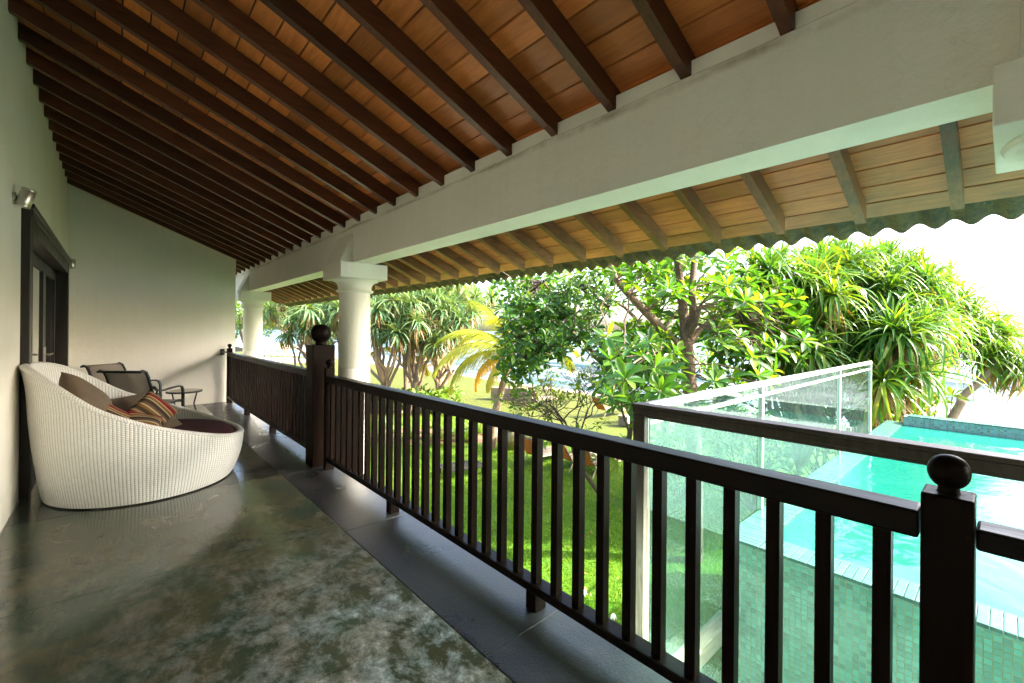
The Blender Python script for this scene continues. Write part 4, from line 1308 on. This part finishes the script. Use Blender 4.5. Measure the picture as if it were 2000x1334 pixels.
# ------------------------------------------------------------------ darker tree to its left
rg = np.random.default_rng(22)
T = 10.2
b2 = Vector((P_(1260, 900, T)[0], P_(1260, 900, T)[1], GZ0))
tr = tree_obj('almond_tree', b2, 'darker dense small-leaved tree left of the forking trunk, leaning over the lawn', 'tree', 'broad-leaved trees behind the glass screen')
main = [
    ([np.array(b2), P_(1245, 830, T), P_(1215, 760, T), P_(1175, 705, T), P_(1122, 660, T)], 0.11, 0.07),
    ([P_(1122, 660, T), P_(1085, 668, T), P_(1060, 680, T-0.1), P_(1030, 695, T-0.2)], 0.055, 0.022),
    ([P_(1122, 660, T), P_(1105, 620, T), P_(1085, 580, T), P_(1060, 550, T)], 0.055, 0.02),
    ([P_(1122, 660, T), P_(1122, 620, T+0.3), P_(1130, 560, T+0.4)], 0.045, 0.02),
    ([P_(1122, 660, T), P_(1165, 640, T-0.2), P_(1190, 600, T-0.3)], 0.035, 0.015),
]
limbs(tr, main[:1], M_BARK, 'trunk', 12)
for l in main[1:]: limbs(tr, [l], M_BARK, 'limb', 8)
cl = [(u, v, rg.uniform(9.2, 11.4)) for u, v in poly_sample([(965, 545), (1050, 540), (1190, 520), (1200, 600), (1170, 655), (1120, 690), (1060, 720), (1010, 750), (975, 730), (985, 640)], 190, rg, 9)]
cl += [(u, v, rg.uniform(9.6, 11.4)) for u, v in poly_sample([(1120, 660), (1230, 660), (1330, 690), (1330, 740), (1200, 740)], 60, rg, 10)]
cl += [(u, v, rg.uniform(8.8, 9.8)) for u, v in poly_sample([(975, 600), (1120, 560), (1110, 690), (1000, 745)], 60, rg, 12)]
lv, tw = [], []
for (u, v, t) in cl:
    p = P_(u, v, t)
    q = nearest_on(main, p)
    tw.append((wiggle(q, p, 4, 0.06, rg), 0.016, 0.007))
    ax = np.array([0, 0, 0.8]) + 0.7*(p-q)/max(0.3, np.linalg.norm(p-q)) + rg.normal(0, 0.35, 3)
    lv += rosette(p, ax, int(rg.integers(9, 13)), rg.uniform(0.19, 0.27), 15, 110, 3, rg)
limbs(tr, tw, M_BARKD, 'twigs', 5)['kind'] = 'stuff'
put_leaves(tr, lv, NARROW, ML_DARK, 300)

# ------------------------------------------------------------------ sunlit tree on the lawn edge behind the two
rg = np.random.default_rng(25)
T = 15.0
b3 = Vector((P_(1300, 800, T)[0], P_(1300, 800, T)[1], GZ0))
tr = tree_obj('almond_tree', b3, 'paler sunlit broad-leaved tree farther out, filling the gaps behind the forking trunk', 'tree', 'broad-leaved trees behind the glass screen')
main = [([np.array(b3), P_(1300, 790, T), P_(1290, 720, T), P_(1280, 660, T)], 0.16, 0.1),
        ([P_(1280, 660, T), P_(1220, 600, T), P_(1150, 560, T)], 0.08, 0.03), ([P_(1280, 660, T), P_(1330, 600, T), P_(1380, 540, T)], 0.08, 0.03), ([P_(1280, 660, T), P_(1285, 580, T), P_(1270, 500, T)], 0.08, 0.03)]
limbs(tr, main[:1], M_BARK, 'trunk', 9)
for l in main[1:]: limbs(tr, [l], M_BARK, 'limb', 7)
lv = []
for (u, v) in poly_sample([(1030, 560), (1180, 490), (1460, 480), (1480, 700), (1380, 740), (1280, 690), (1240, 610), (1150, 640), (1060, 700)], 210, rg, 8):
    if (u - 1222)**2/32**2 + (v - 625)**2/26**2 < 1: continue
    lv += rosette(P_(u, v, T + rg.uniform(-1.5, 2.5)), UP + rg.normal(0, 0.4, 3), 11, rg.uniform(0.28, 0.38), 20, 105, 3, rg)
put_leaves(tr, lv, NARROW, ML_ALMOND, 0)

# ------------------------------------------------------------------ bare branching frangipani trees
def bare_tree(base, seed, up0, label, spread=0.55, depth=6, L0=0.9, r0=0.075, leafp=0.25):
    rg = np.random.default_rng(seed)
    tr = tree_obj('frangipani_tree', base, label, 'tree', 'bare branching small trees by the rail')
    trunk, br, tips = [], [], []
    def grow(p, d, L, r, k):
        q = p + d*L
        mid = p + d*L*0.5 + rg.normal(0, 0.06*L, 3)
        (trunk if k == 0 else br).append(([p, mid, q], r, r*0.72))
        if k >= depth: tips.append((q, d)); return
        nb = 2 if rg.uniform() < 0.6 else 3
        for i in range(nb):
            nd_ = d + rg.normal(0, spread, 3)
            nd_[2] += 0.12
            nd_ /= np.linalg.norm(nd_)
            grow(q, nd_, L*rg.uniform(0.66, 0.88), r*0.68, k+1)
    d0 = np.array(up0, float); d0 /= np.linalg.norm(d0)
    grow(np.array(base, float), d0, L0, r0, 0)
    limbs(tr, trunk, M_BARKD, 'trunk', 8)
    limbs(tr, br, M_BARKD, 'branches', 5)['kind'] = 'stuff'
    lv = []
    for p, d in tips:
        if rg.uniform() < leafp: lv += rosette(p, d + UP*0.3, int(rg.integers(3, 7)), rg.uniform(0.16, 0.24), 30, 100, 3, rg)
    put_leaves(tr, lv, NARROW, ML_SHRUB, 200)
bare_tree(ground_pt(1185, 985, GZ0), 31, (-0.55, 0.45, 1.0), 'bare dark many-branched small tree seen just above the rail', 0.62, 8, 1.05, 0.07, 0.07)
bare_tree(ground_pt(1246, 985, GZ0), 35, (-0.1, 0.2, 1.2), 'bare dark small tree close to the corner post of the glass screen', 0.42, 5, 1.35, 0.075, 0.3)

# ------------------------------------------------------------------ pandanus
def pandanus(base, heads, seed, label, L=1.0, nleaf=52, m=None, limit=300, group='screw pines', trunk_r=0.085, props=4, dry=0.28, fork=None, wide=1.0, low=0.45):
    rg = np.random.default_rng(seed)
    m = m or ML_PAND
    base = Vector(base)
    tr = tree_obj('pandanus_tree', base, label, 'screw pine', group)
    hp = [np.array(h[:3], float) for h in heads]
    cen = sum(hp)/len(hp)
    fk = np.array(fork) if fork is not None else np.array([base.x*0.6+cen[0]*0.4, base.y*0.6+cen[1]*0.4, base.z + low*(cen[2]-base.z)])
    tk = wiggle(np.array(base), fk, 6, 0.03, rg)
    limbs(tr, [(tk, trunk_r*1.1, trunk_r*0.85)], M_BARKP, 'trunk', 9)
    br = []
    for p in hp:
        end = p - np.array([0, 0, 0.12])
        br.append((wiggle(fk, end, 6, 0.05, rg), trunk_r*0.72, trunk_r*0.45))
    for bseg in br: limbs(tr, [bseg], M_BARKP, 'branch', 7)
    pr = []
    for k in range(props):
        a = rg.uniform(0, 2*PI)
        st = np.array(tk[int(rg.integers(2, 6))])
        pr.append(([st, np.array([base.x + 0.5*math.cos(a)*rg.uniform(0.5, 1.3), base.y + 0.5*math.sin(a)*rg.uniform(0.5, 1.3), base.z - 0.02])], 0.018, 0.034))
    if pr: limbs(tr, pr, M_BARKP, 'prop_roots', 5)['kind'] = 'stuff'
    lv, dv = [], []
    def droopy(f, rg):
        w = [0, 0, 4, 1] if f < 0.35 else ([1, 1, 4, 2] if f < 0.7 else [2, 3, 3, 1])
        return int(w[int(rg.integers(0, 4))])
    for p in hp:
        ax = UP + 0.45*(p-fk)/np.linalg.norm(p-fk) + rg.normal(0, 0.15, 3)
        lv += rosette(p, ax, nleaf, L*rg.uniform(0.85, 1.1), 8, 118, 5, rg, droopy)
        dv += rosette(p - np.array([0, 0, 0.15]), ax, int(nleaf*dry), L*0.75, 120, 160, 5, rg, lambda f, g: 0)
    vs = [(V*np.array([wide, 1, 1]), F) for V, F in STRAP]
    put_leaves(tr, lv, vs, m, limit)
    put_leaves(tr, dv, vs, ML_DRY, 0, rest='dry_leaves')
def heads_from(poly, n, t0, t1, mind, rg):
    return [tuple(P_(u, v, rg.uniform(t0, t1))) for u, v in poly_sample(poly, n, rg, mind)]
rg = np.random.default_rng(41)
hA = heads_from([(1455, 500), (1640, 490), (1660, 700), (1560, 740), (1500, 700)], 32, 9.5, 12.5, 27, rg)
hB = heads_from([(1590, 490), (1680, 495), (1790, 515), (1840, 590), (1760, 700), (1640, 690)], 33, 9.5, 13, 26, rg)
hC = heads_from([(1690, 630), (1800, 600), (1850, 630), (1835, 680), (1760, 765), (1690, 770)], 20, 9.0, 11.5, 29, rg)
hB += [tuple(P_(u, v, t)) for u, v, t in ((1848, 555, 12.0), (1878, 590, 12.2), (1893, 628, 12.4), (1868, 655, 12.0), (1845, 610, 12.6))]
hD = [tuple(P_(u, v, t)) for u, v, t in ((1955, 690, 11.8), (1985, 720, 11.6), (1925, 665, 12.2), (2010, 690, 12.3), (2040, 720, 12.0), (1908, 642, 12.3), (1928, 700, 11.9), (1962, 655, 12.4), (1945, 640, 12.6))]
pandanus((P_(1560, 700, 11)[0], P_(1560, 700, 11)[1], GZ0), hA, 51, 'dense green screw pine right behind the forking broad-leaved tree', 1.15, 74, low=0.22)
pandanus((P_(1690, 700, 11.6)[0], P_(1690, 700, 11.6)[1], GZ0), hB, 52, 'tallest screw pine, its crown meeting the pale sky under the eave', 1.2, 74, low=0.2)
pandanus((P_(1760, 760, 10.4)[0], P_(1760, 760, 10.4)[1], GZ0), hC, 53, 'screw pine with leaves hanging down behind the end of the glass screen', 1.25, 70, dry=0.35, low=0.25)
pandanus(P_(1800, 905, 11.6), hD, 54, 'screw pine on a bare leaning trunk at the right edge in front of the surf', 1.05, 64, dry=0.4, fork=P_(1945, 705, 11.8), trunk_r=0.10, props=0)
# low rosettes of yellow-green leaves by the leaning trunk
rg = np.random.default_rng(61)
bs_ = ground_pt(1740, 900, GZ0)
tr = tree_obj('beach_shrub', Vector((P_(1790, 820, 9.6)[0], P_(1790, 820, 9.6)[1], GZ0)), 'sparse yellow-green shrub reaching out beside the leaning trunk', 'shrub')
q0 = np.array(tr.location); lv, tw = [], []
for (u, v) in ((1690, 735), (1735, 770), (1770, 790), (1800, 770), (1830, 785), (1815, 815), (1860, 775), (1720, 800)):
    p = P_(u, v, 9.6 + rg.normal(0, 0.3))
    tw.append((wiggle(q0 + np.array([0, 0, 1.2]), p, 6, 0.05, rg), 0.02, 0.010))
    lv += rosette(p, UP*0.8 + rg.normal(0, 0.3, 3), 9, 0.32, 30, 100, 4, rg)
limbs(tr, tw + [([q0, q0 + np.array([0, 0, 1.2])], 0.05, 0.04)], M_BARKD, 'stem', 6)
put_leaves(tr, lv, BROAD, ML_SHRUB, 100)

# shrubs growing between the trees behind the glass
rg = np.random.default_rng(63)
for (u, t, h, n, lab) in ((1330, 11.5, 2.2, 60, 'leafy green shrub below the forking trunk, seen through the glass'), (1470, 11.0, 2.6, 70, 'leafy green shrub among the screw pine stems, seen through the middle pane'), (1610, 12.0, 3.0, 70, 'leafy green shrub by the end pane of the glass screen'), (1400, 14.5, 2.0, 60, 'farther green shrub low behind the glass near the lawn edge')):
    g = Vector((P_(u, 760, t)[0], P_(u, 760, t)[1], GZ0))
    o = tree_obj('beach_shrub', g, lab, 'shrub', 'shrubs behind the glass screen')
    lv, tw = [], []
    for k in range(n):
        p = np.array(g) + np.array([rg.normal(0, 0.8), rg.normal(0, 0.6), rg.uniform(0.4, 1.0)*h])
        if k % 4 == 0: tw.append((wiggle(np.array(g), p, 4, 0.06, rg), 0.022, 0.009))
        lv += rosette(p, UP*0.8 + rg.normal(0, 0.5, 3), 10, rg.uniform(0.22, 0.34), 20, 105, 3, rg)
    limbs(o, tw, M_BARKD, 'stems', 5)['kind'] = 'stuff'
    put_leaves(o, lv, NARROW, ML_SHRUB, 120)

# screw pines beyond the lawn
rg = np.random.default_rng(71)
far_sets = [
    ((612, 802), [(575, 618), (605, 600), (640, 605), (600, 640), (645, 640), (570, 650), (655, 615), (625, 655)], 27, 'two-stemmed screw pine seen between the far column and the tall newel'),
    ((700, 800), [(665, 600), (700, 590), (735, 600), (690, 630)], 26, 'screw pine standing behind the nearer white column'),
    ((752, 812), [(740, 600), (770, 590), (750, 635), (790, 615), (728, 640), (775, 650)], 24, 'slim pale screw pine immediately right of the nearer white column'),
    ((800, 812), [(800, 590), (830, 582), (815, 625), (845, 610), (790, 650), (835, 650), (860, 590)], 24, 'screw pine with crossed prop roots in the middle of the grove'),
    ((838, 815), [(860, 615), (885, 600), (870, 650), (900, 630), (895, 590), (925, 600), (850, 680)], 24.5, 'screw pine at the right end of the grove beside the coconut palm'),
    ((775, 790), [(740, 575), (775, 570), (810, 570), (850, 575), (890, 575), (925, 580), (960, 590)], 29, 'taller screw pine standing at the back of the grove, its heads under the eave'),
    ((660, 785), [(560, 590), (590, 585), (625, 580), (660, 580), (610, 610), (530, 610)], 31, 'screw pine at the back left of the grove near the far pool'),
]
for i, (bp, hs, t, lab) in enumerate(far_sets):
    hs3 = [tuple(P_(u + rg.normal(0, 5), v + rg.normal(0, 5), t + rg.uniform(-1.6, 1.6))) for u, v in hs]
    hs3 += [tuple(P_(u + rg.normal(0, 16), v - 16 + rg.normal(0, 10), t + rg.uniform(0.5, 3))) for u, v in hs]
    g = ground_pt(bp[0], bp[1], GZ0)
    pandanus((P_(bp[0], bp[1], t)[0], P_(bp[0], bp[1], t)[1], GZ0), hs3, 80+i, lab, 1.45, 60, ML_PFAR, 0, 'screw pines beyond the lawn', 0.13, 16, 0.45, None, 1.4, 0.16)
t = 42
pandanus((P_(548, 700, t)[0], P_(548, 700, t)[1], GZ0), [tuple(P_(540, 618, t)), tuple(P_(556, 626, t+1))], 90, 'small single-stemmed screw pine by the far swimming pool', 1.5, 46, ML_PFAR, 0, 'screw pines beyond the lawn', 0.10, 0, 0.5, P_(550, 640, t), 1.6)

# far broad-leaved tree by the second column
rg = np.random.default_rng(91)
tt = 34
tb_ = Vector((P_(478, 700, tt)[0], P_(478, 700, tt)[1], GZ0))
tr = tree_obj('almond_tree', tb_, 'light green broad-leaved tree far behind the second column', 'tree')
main = [([np.array(tb_), P_(480, 700, tt), P_(492, 660, tt), P_(505, 620, tt)], 0.22, 0.12), ([P_(482, 690, tt), P_(470, 650, tt), P_(468, 615, tt)], 0.12, 0.06)]
limbs(tr, main[:1], M_BARK, 'trunk', 9); limbs(tr, main[1:], M_BARK, 'limb', 7)
lv = []
for (u, v) in poly_sample([(440, 590), (560, 575), (545, 640), (520, 655), (455, 660)], 130, rg, 4):
    lv += rosette(P_(u, v, tt + rg.uniform(-2, 3)), UP + rg.normal(0, 0.4, 3), 10, 0.42, 20, 105, 3, rg)
put_leaves(tr, lv, NARROW, ML_SHRUB, 0)

# ------------------------------------------------------------------ coconut palm
def frond_mesh(tip_droop, L, m, seed, hang=0.9, n=95):
    rg = np.random.default_rng(seed)
    pts, p, ang = [], np.zeros(3), 0.0
    S_ = 14
    for i in range(S_+1):
        pts.append(p.copy())
        ang += tip_droop*(0.4+1.2*i/S_)/S_
        p = p + np.array([0, math.cos(ang), -math.sin(ang)])*L/S_
    b = MB().tube([tuple(q) for q in pts], [0.028*(1-0.85*i/S_) + 0.003 for i in range(S_+1)], 5)
    for k in range(n):
        f = 0.10 + 0.90*(k+0.5)/n
        x = f*S_; i = min(int(x), S_-1)
        q = pts[i] + (pts[i+1]-pts[i])*(x-i)
        d = pts[i+1]-pts[i]; d /= np.linalg.norm(d)
        for s in (-1, 1):
            ll = L*0.33*(math.sin(PI*min(1, 0.15+f*0.85))**0.6)*rg.uniform(0.8, 1.1)
            lat = np.array([s, 0, 0])
            dirv = lat*0.55 + d*0.45 - UP*(hang*0.45 + rg.normal(0, 0.10))
            dirv /= np.linalg.norm(dirv)
            w = 0.013*rg.uniform(0.8, 1.2)
            side = np.cross(dirv, UP); side /= np.linalg.norm(side)
            prev = None
            cur = q.copy()
            vs = []
            for j in range(4):
                g = j/3
                ww = w*(1-g**1.5) + 0.001
                vs += [cur - side*ww, cur + side*ww]
                dv = dirv*(1-g*0.5) - UP*g*hang*1.3
                dv /= np.linalg.norm(dv)
                cur = cur + dv*ll/3
            b.add(vs, [(0,1,3,2),(2,3,5,4),(4,5,7,6)])
    return b.mesh('frond', m, True)
palm_c = P_(1003, 690, 16.5)
pb = Vector((P_(960, 870, 16.5)[0], P_(960, 870, 16.5)[1], GZ0))
tr = tree_obj('coconut_palm', pb, 'young coconut palm with yellowing arched fronds half hidden by the darker tree', 'palm')
limbs(tr, [([np.array(pb), P_(966, 810, 16.5), P_(985, 740, 16.5), palm_c], 0.17, 0.11)], M_BARKP, 'trunk', 10)
def add_frond(dirv, L, droop, m, seed, hang=0.9):
    o = link('frond', frond_mesh(droop, L, m, seed, hang), tr)
    M_ = frame_mat(palm_c - np.array(pb), np.array(dirv, float), UP, 1.0)
    o.matrix_local = Matrix(M_.tolist())
Rv = np.array([_c, -_s, 0]); Fv = np.array([_s, _c, 0])
for i, (a, e, dp, L, dr, m) in enumerate((
    (-1, 1.15, 0.1, 3.4, 1.9, ML_COCO), (-1, 0.62, -0.25, 3.5, 2.0, ML_COCO), (-1, 0.30, -0.2, 3.2, 2.1, ML_COCO), (-1, -0.02, 0.1, 2.3, 1.9, ML_COCOY), (-0.7, -0.30, -0.4, 1.9, 1.3, ML_COCO),
    (-0.45, 1.6, 0.3, 3.2, 1.2, ML_COCO), (-0.8, 1.0, 0.7, 3.2, 1.6, ML_COCO), (0.4, 1.5, 0.2, 3.2, 1.4, ML_COCO), (0.9, 0.8, 0.4, 3.2, 1.8, ML_COCO), (-0.2, 1.2, -0.7, 3.2, 1.6, ML_COCO), (0.6, 0.5, -0.5, 3.0, 1.9, ML_COCO))):
    d = Rv*a + UP*e + Fv*dp
    add_frond(d/np.linalg.norm(d), L, dr, m, 100+i, 1.7 if i in (1, 2, 3) else 1.0)
# second palm, farther, between the grove and the darker tree
palm2 = P_(790, 690, 27); palm_c = palm2
pb = Vector((palm2[0]+0.2, palm2[1], GZ0))
tr = tree_obj('coconut_palm', pb, 'dull yellow-green palm low among the stems of the screw pine grove', 'palm')
limbs(tr, [([np.array(pb), palm2], 0.16, 0.12)], M_BARKP, 'trunk', 8)
for i, (a, e, dp, L, dr) in enumerate(((-1, 0.6, 0.1, 2.8, 1.8), (1, 0.5, 0.1, 3.0, 1.8), (0.5, 1.2, -0.3, 2.6, 1.4), (-0.5, 1.2, 0.3, 2.6, 1.4), (0.2, 0.5, -1, 2.6, 1.8), (0.9, 0.1, -0.6, 2.6, 1.6))):
    d = Rv*a + UP*e + Fv*dp
    add_frond(d/np.linalg.norm(d), L, dr, ML_COCO, 130+i, 1.0)

# ------------------------------------------------------------------ planting bed with soil, crinum plants, jar
sp_ = [ground_pt(u, v, GZ0) for u, v in ((690, 868), (800, 872), (905, 872), (1010, 872), (1075, 858), (1040, 838), (960, 836), (820, 836), (700, 838))]
sb = MB()
cpt = sum(sp_, Vector())/len(sp_)
sb.add([cpt + Vector((0, 0, 0.16))] + [p + Vector((0, 0, 0.0)) for p in sp_] + [p*0.6 + cpt*0.4 + Vector((0, 0, 0.13)) for p in sp_], [(1+i, 1+(i+1) % 9, 10+(i+1) % 9, 10+i) for i in range(9)] + [(10+i, 10+(i+1) % 9, 0) for i in range(9)])
struct('planting_bed', sb, M_SOIL, None, True)
rg = np.random.default_rng(140)
protos = []
where = ['left end', 'middle', 'right end']
ORD = ('leftmost', 'second from the left', 'third from the left', 'fourth from the left', 'fifth from the left', 'sixth from the left', 'seventh from the left', 'eighth from the left', 'ninth from the left', 'fourth from the right', 'third from the right', 'second from the right', 'first', 'second', 'third')
for i, (u, v) in enumerate(((712, 850), (742, 858), (772, 850), (800, 860), (828, 850), (856, 862), (884, 852), (908, 862), (935, 850), (1015, 862), (1040, 850), (1062, 866), (760, 838), (845, 838), (920, 842))):
    g = ground_pt(u, v, GZ0 + 0.06)
    o = tree_obj('crinum_plant', g, ('leafy green lily plant in the front row of the soil bed, ' if i < 12 else 'leafy green lily plant in the back row of the soil bed, ') + ORD[i] + (' from the left' if i > 11 else ''), 'plant', 'lily plants in the soil bed')
    lv = rosette(np.array(g), UP, 22, rg.uniform(0.75, 1.05), 8, 75, 5, rg, lambda f, q: int(q.integers(0, 3)))
    put_leaves(o, lv, [(V*np.array([2.4, 1, 1]), F) for V, F in STRAP], ML_SHRUB, 0, rest='leaves')
jar = thing('clay_jar', ground_pt(999, 880, GZ0), 'large olive glazed clay jar standing at the edge of the soil bed', 'jar')
MB().lathe([(0.14, 0.0), (0.24, 0.12), (0.31, 0.32), (0.30, 0.50), (0.22, 0.66), (0.17, 0.72), (0.20, 0.76), (0.19, 0.77), (0.15, 0.72)], (0, 0, 0), 28, False).obj('jar_body', M_CLAY, jar, True)

# undergrowth at the foot of the grove
rg = np.random.default_rng(150)
for i, (u, v, lab) in enumerate(((735, 800, 'left of the slim pale stems'), (768, 806, 'between the slim pale stems'), (806, 800, 'under the crossed prop roots'), (848, 798, 'under the fallen-looking stem'), (884, 806, 'next to the coconut palm'), (700, 796, 'behind the nearer column'))):
    g = ground_pt(u, v, GZ0)
    o = tree_obj('undergrowth_shrub', g, 'yellow-green shrub at the foot of the screw pine grove, ' + lab, 'shrub', 'shrubs under the grove')
    lv = []
    for k in range(16):
        p = np.array(g) + np.array([rg.normal(0, 0.5), rg.normal(0, 0.5), rg.uniform(0.2, 1.1)])
        lv += rosette(p, UP + rg.normal(0, 0.4, 3), 12, rg.uniform(0.35, 0.6), 10, 95, 3, rg)
    put_leaves(o, lv, NARROW, ML_SHRUB, 0, rest='leaves')

# stone block wall at the lawn edge
p0, p1 = ground_pt(958, 782, GZ0), ground_pt(1046, 786, GZ0)
wl = thing('stone_wall', (p0+p1)/2, 'low pale stone block wall at the far edge of the lawn', 'wall')
dv = (p1-p0); Lw = dv.length; ang = math.atan2(dv.y, dv.x)
wl.rotation_euler = (0, 0, ang)
k = 0
for r in range(2):
    x = -Lw/2
    while x < Lw/2-0.2:
        w = random.uniform(0.5, 0.8)
        MB().box((x+0.01, random.uniform(-0.03, 0.0), r*0.42), (min(x+w, Lw/2)-0.01, 0.6, r*0.42+0.405), 0.03).obj('stone_block', M_STONE, wl)
        x += w

# ------------------------------------------------------------------ garden furniture
def lounger(loc, rz, label, group, back=True):
    t = thing('sun_lounger', loc, label, 'sun lounger', group, rz)
    # local: foot end +X
    def slab_(pts, w, th, nm, m):
        b = MB(); n = len(pts)
        for x, z in pts:
            for y in (-w/2, w/2):
                for q in (0, th): b.v.append((x, y, z+q))
        for i in range(n-1):
            a, c = i*4, (i+1)*4
            b.f += [(a, a+2, c+2, c), (a+1, c+1, c+3, a+3), (a, c, c+1, a+1), (a+2, a+3, c+3, c+2)]
        b.f += [(0, 1, 3, 2), tuple((n-1)*4+k for k in (2, 3, 1, 0))]
        return b.obj(nm, m, t, True)
    slab_([(-0.15, 0.34), (0.3, 0.31), (0.75, 0.33), (1.15, 0.28), (1.3, 0.22)], 0.60, 0.05, 'seat_pad', M_BEIGE)
    slab_([(-0.15, 0.36), (-0.35, 0.62), (-0.52, 0.88), (-0.58, 0.95)], 0.60, 0.05, 'backrest', M_BEIGE)
    bk = slab_([(-0.20, 0.335), (-0.385, 0.60), (-0.565, 0.875), (-0.61, 0.935)], 0.56, 0.012, 'back_panel', M_ORANGE)
    for s in (-1, 1):
        MB().tube([(-0.60, s*0.31, 0.95), (-0.17, s*0.31, 0.34), (1.28, s*0.31, 0.24)], 0.018, 6).obj('side_rail', M_SILL, t, True)
        MB().tube([(-0.10, s*0.31, 0.33), (-0.38, s*0.33, 0.0)], 0.02, 6).obj('leg', M_SILL, t, True)
        MB().tube([(0.95, s*0.31, 0.30), (1.12, s*0.33, 0.0)], 0.02, 6).obj('leg', M_SILL, t, True)
    return t
g3, g2, g1 = ground_pt(1143, 934, GZ0), ground_pt(1102, 921, GZ0), ground_pt(1038, 912, GZ0)
lounger(g3 + Vector((0.35, 0.1, 0)), R(4), 'beige sun lounger with orange back closest to the glass screen post', 'sun loungers on the lawn')
lounger(g2 + Vector((0.35, 0.1, 0)), R(-2), 'middle beige sun lounger with orange back of the near row of three', 'sun loungers on the lawn')
lounger(g1 + Vector((0.35, 0.1, 0)), R(3), 'beige sun lounger of the near row next to the soil bed', 'sun loungers on the lawn')
lounger(ground_pt(1180, 812, GZ0), R(-8), 'far beige sun lounger with orange back beside the small box table', 'sun loungers on the lawn')
lounger(ground_pt(1240, 822, GZ0), R(-4), 'far beige sun lounger behind the dark corner post', 'sun loungers on the lawn')
lounger(ground_pt(1052, 788, GZ0), R(-12), 'farthest beige sun lounger with orange back near the pale stone wall', 'sun loungers on the lawn')
bt = thing('box_table', ground_pt(1222, 830, GZ0), 'plain tan box table between the far loungers', 'table')
MB().box((-0.25, -0.25, 0), (0.25, 0.25, 0.42), 0.02).obj('table_body', M_STONE, bt)
MB().box((-0.28, -0.28, 0.421), (0.28, 0.28, 0.46), 0.01).obj('table_top', M_SILL, bt)

# dark slatted bed on the lawn
za = -2.70
q = [ground_pt(u, v, za) for u, v in ((859, 907), (939, 896), (941, 905), (861, 921))]
cb = sum(q, Vector())/4
ax = (q[1]-q[0]); Lb = ax.length; angb = math.atan2(ax.y, ax.x)
sbn = thing('slatted_bed', (cb.x, cb.y, GZ0), 'grey slatted timber sunbed lying flat on the lawn', 'sunbed', None, angb)
wbed = 0.72
for s in (-1, 1):
    MB().box((-Lb/2, s*wbed/2-0.025, 0.235), (Lb/2, s*wbed/2+0.025, 0.285), 0.005).obj('side_rail', M_DARKSLAT, sbn)
smh = MB().box((-0.022, -wbed/2+0.027, 0.262), (0.022, wbed/2-0.027, 0.284), 0.004).mesh('slat', M_DARKSLAT)
ns = int(Lb/0.075)
for k in range(ns):
    link('slat', smh, sbn, (-Lb/2+0.04+k*0.075, 0, 0))
for sx_ in (-1, 1):
    for sy_ in (-1, 1):
        MB().box((sx_*(Lb/2-0.1)-0.03, sy_*(wbed/2-0.06)-0.03, 0), (sx_*(Lb/2-0.1)+0.03, sy_*(wbed/2-0.06)+0.03, 0.236), 0.004).obj('leg', M_DARKSLAT, sbn)

# far swimming pool with parasols
fp = [ground_pt(u, v, GZ0+0.03) for u, v in ((505, 697), (560, 702), (640, 700), (640, 689), (600, 684), (505, 684))]
fpo = MB(); fpo.add(fp, [(0, 1, 2, 3, 4, 5)])
struct('swimming_pool', fpo, M_FARPOOL)
pv = [ground_pt(u, v, GZ0+0.015) for u, v in ((495, 704), (560, 710), (655, 707), (655, 685), (600, 681), (495, 681))]
pvo = MB(); pvo.add(pv, [(0, 1, 2, 3, 4, 5)])
struct('pool_terrace', pvo, M_SAND)
def parasol(u, v, label):
    g = ground_pt(u, v, GZ0)
    t = thing('parasol', g, label, 'parasol', 'cream parasols by the far pool')
    MB().tube([(0, 0, 0), (0, 0, 2.55)], 0.04, 8).obj('pole', M_FRAME, t)
    b = MB().lathe([(1.65, 2.0), (1.62, 2.03), (0.85, 2.35), (0.03, 2.68)], (0, 0, 0), 8, False)
    b.obj('canopy', M_CREAM, t)
    MB().lathe([(0.28, 0.0), (0.28, 0.08)], (0, 0, 0), 12).obj('base', M_CONC, t)
parasol(529.5, 708, 'cream parasol left of the thin stem by the far pool')
parasol(541, 709, 'cream parasol overlapping its neighbour nearest the thin stem')
parasol(516, 707, 'cream parasol half hidden by the second column')

# fallen leaves on the lawn
lp = []
rg = np.random.default_rng(160)
for k in range(260):
    x, y = rg.uniform(2.6, 15), rg.uniform(1.8, 19)
    a = rg.uniform(0, 6.28)
    lp.append((frame_mat(np.array([x, y, float(zl(np.array(x), np.array(y))) + 0.06]), np.array([math.cos(a), math.sin(a), rg.normal(0, 0.2)]), UP + rg.normal(0, 0.3, 3), rg.uniform(0.07, 0.15)), int(rg.integers(0, 3))))
lt = tree_obj('fallen_leaves', (6, 8, GZ0), 'brown and yellow dead leaves scattered on the lawn', 'fallen leaves')
V_, F_, o_ = [], [], 0
for M_, v in lp:
    V0, F0 = NARROW[v]
    V_.append(V0 @ M_[:3, :3].T + M_[:3, 3]); F_.append(F0 + o_); o_ += len(V0)
bpy.data.objects.remove(lt)
lt = link('fallen_leaves', np_mesh('fallen_leaves', np.concatenate(V_), np.concatenate(F_), ML_DRY, np.repeat(rg.uniform(0, 1, len(lp)), len(NARROW[0][0]))))
tag(lt, 'brown and yellow dead leaves scattered on the lawn', 'fallen leaves', None, 'stuff')

# fallen white blossoms
for (u, v, lab) in ((1141, 1151, 'white fallen blossom on the grass, the one farther from the screen'), (1198, 1198, 'white fallen blossom on the grass close to the corner post')):
    g = ground_pt(u, v, GZ0 + 0.12)
    t = thing('fallen_blossom', g, lab, 'flower', 'fallen white blossoms')
    pm = leaf_shape(0.042, 0.046, 3, 0.1, 0.1, 0.65)
    pme = np_mesh('petal', pm[0], pm[1], M_WHITE)
    for k in range(5):
        o = link('petal', pme, t)
        o.rotation_euler = (R(6), 0, 2*PI*k/5)
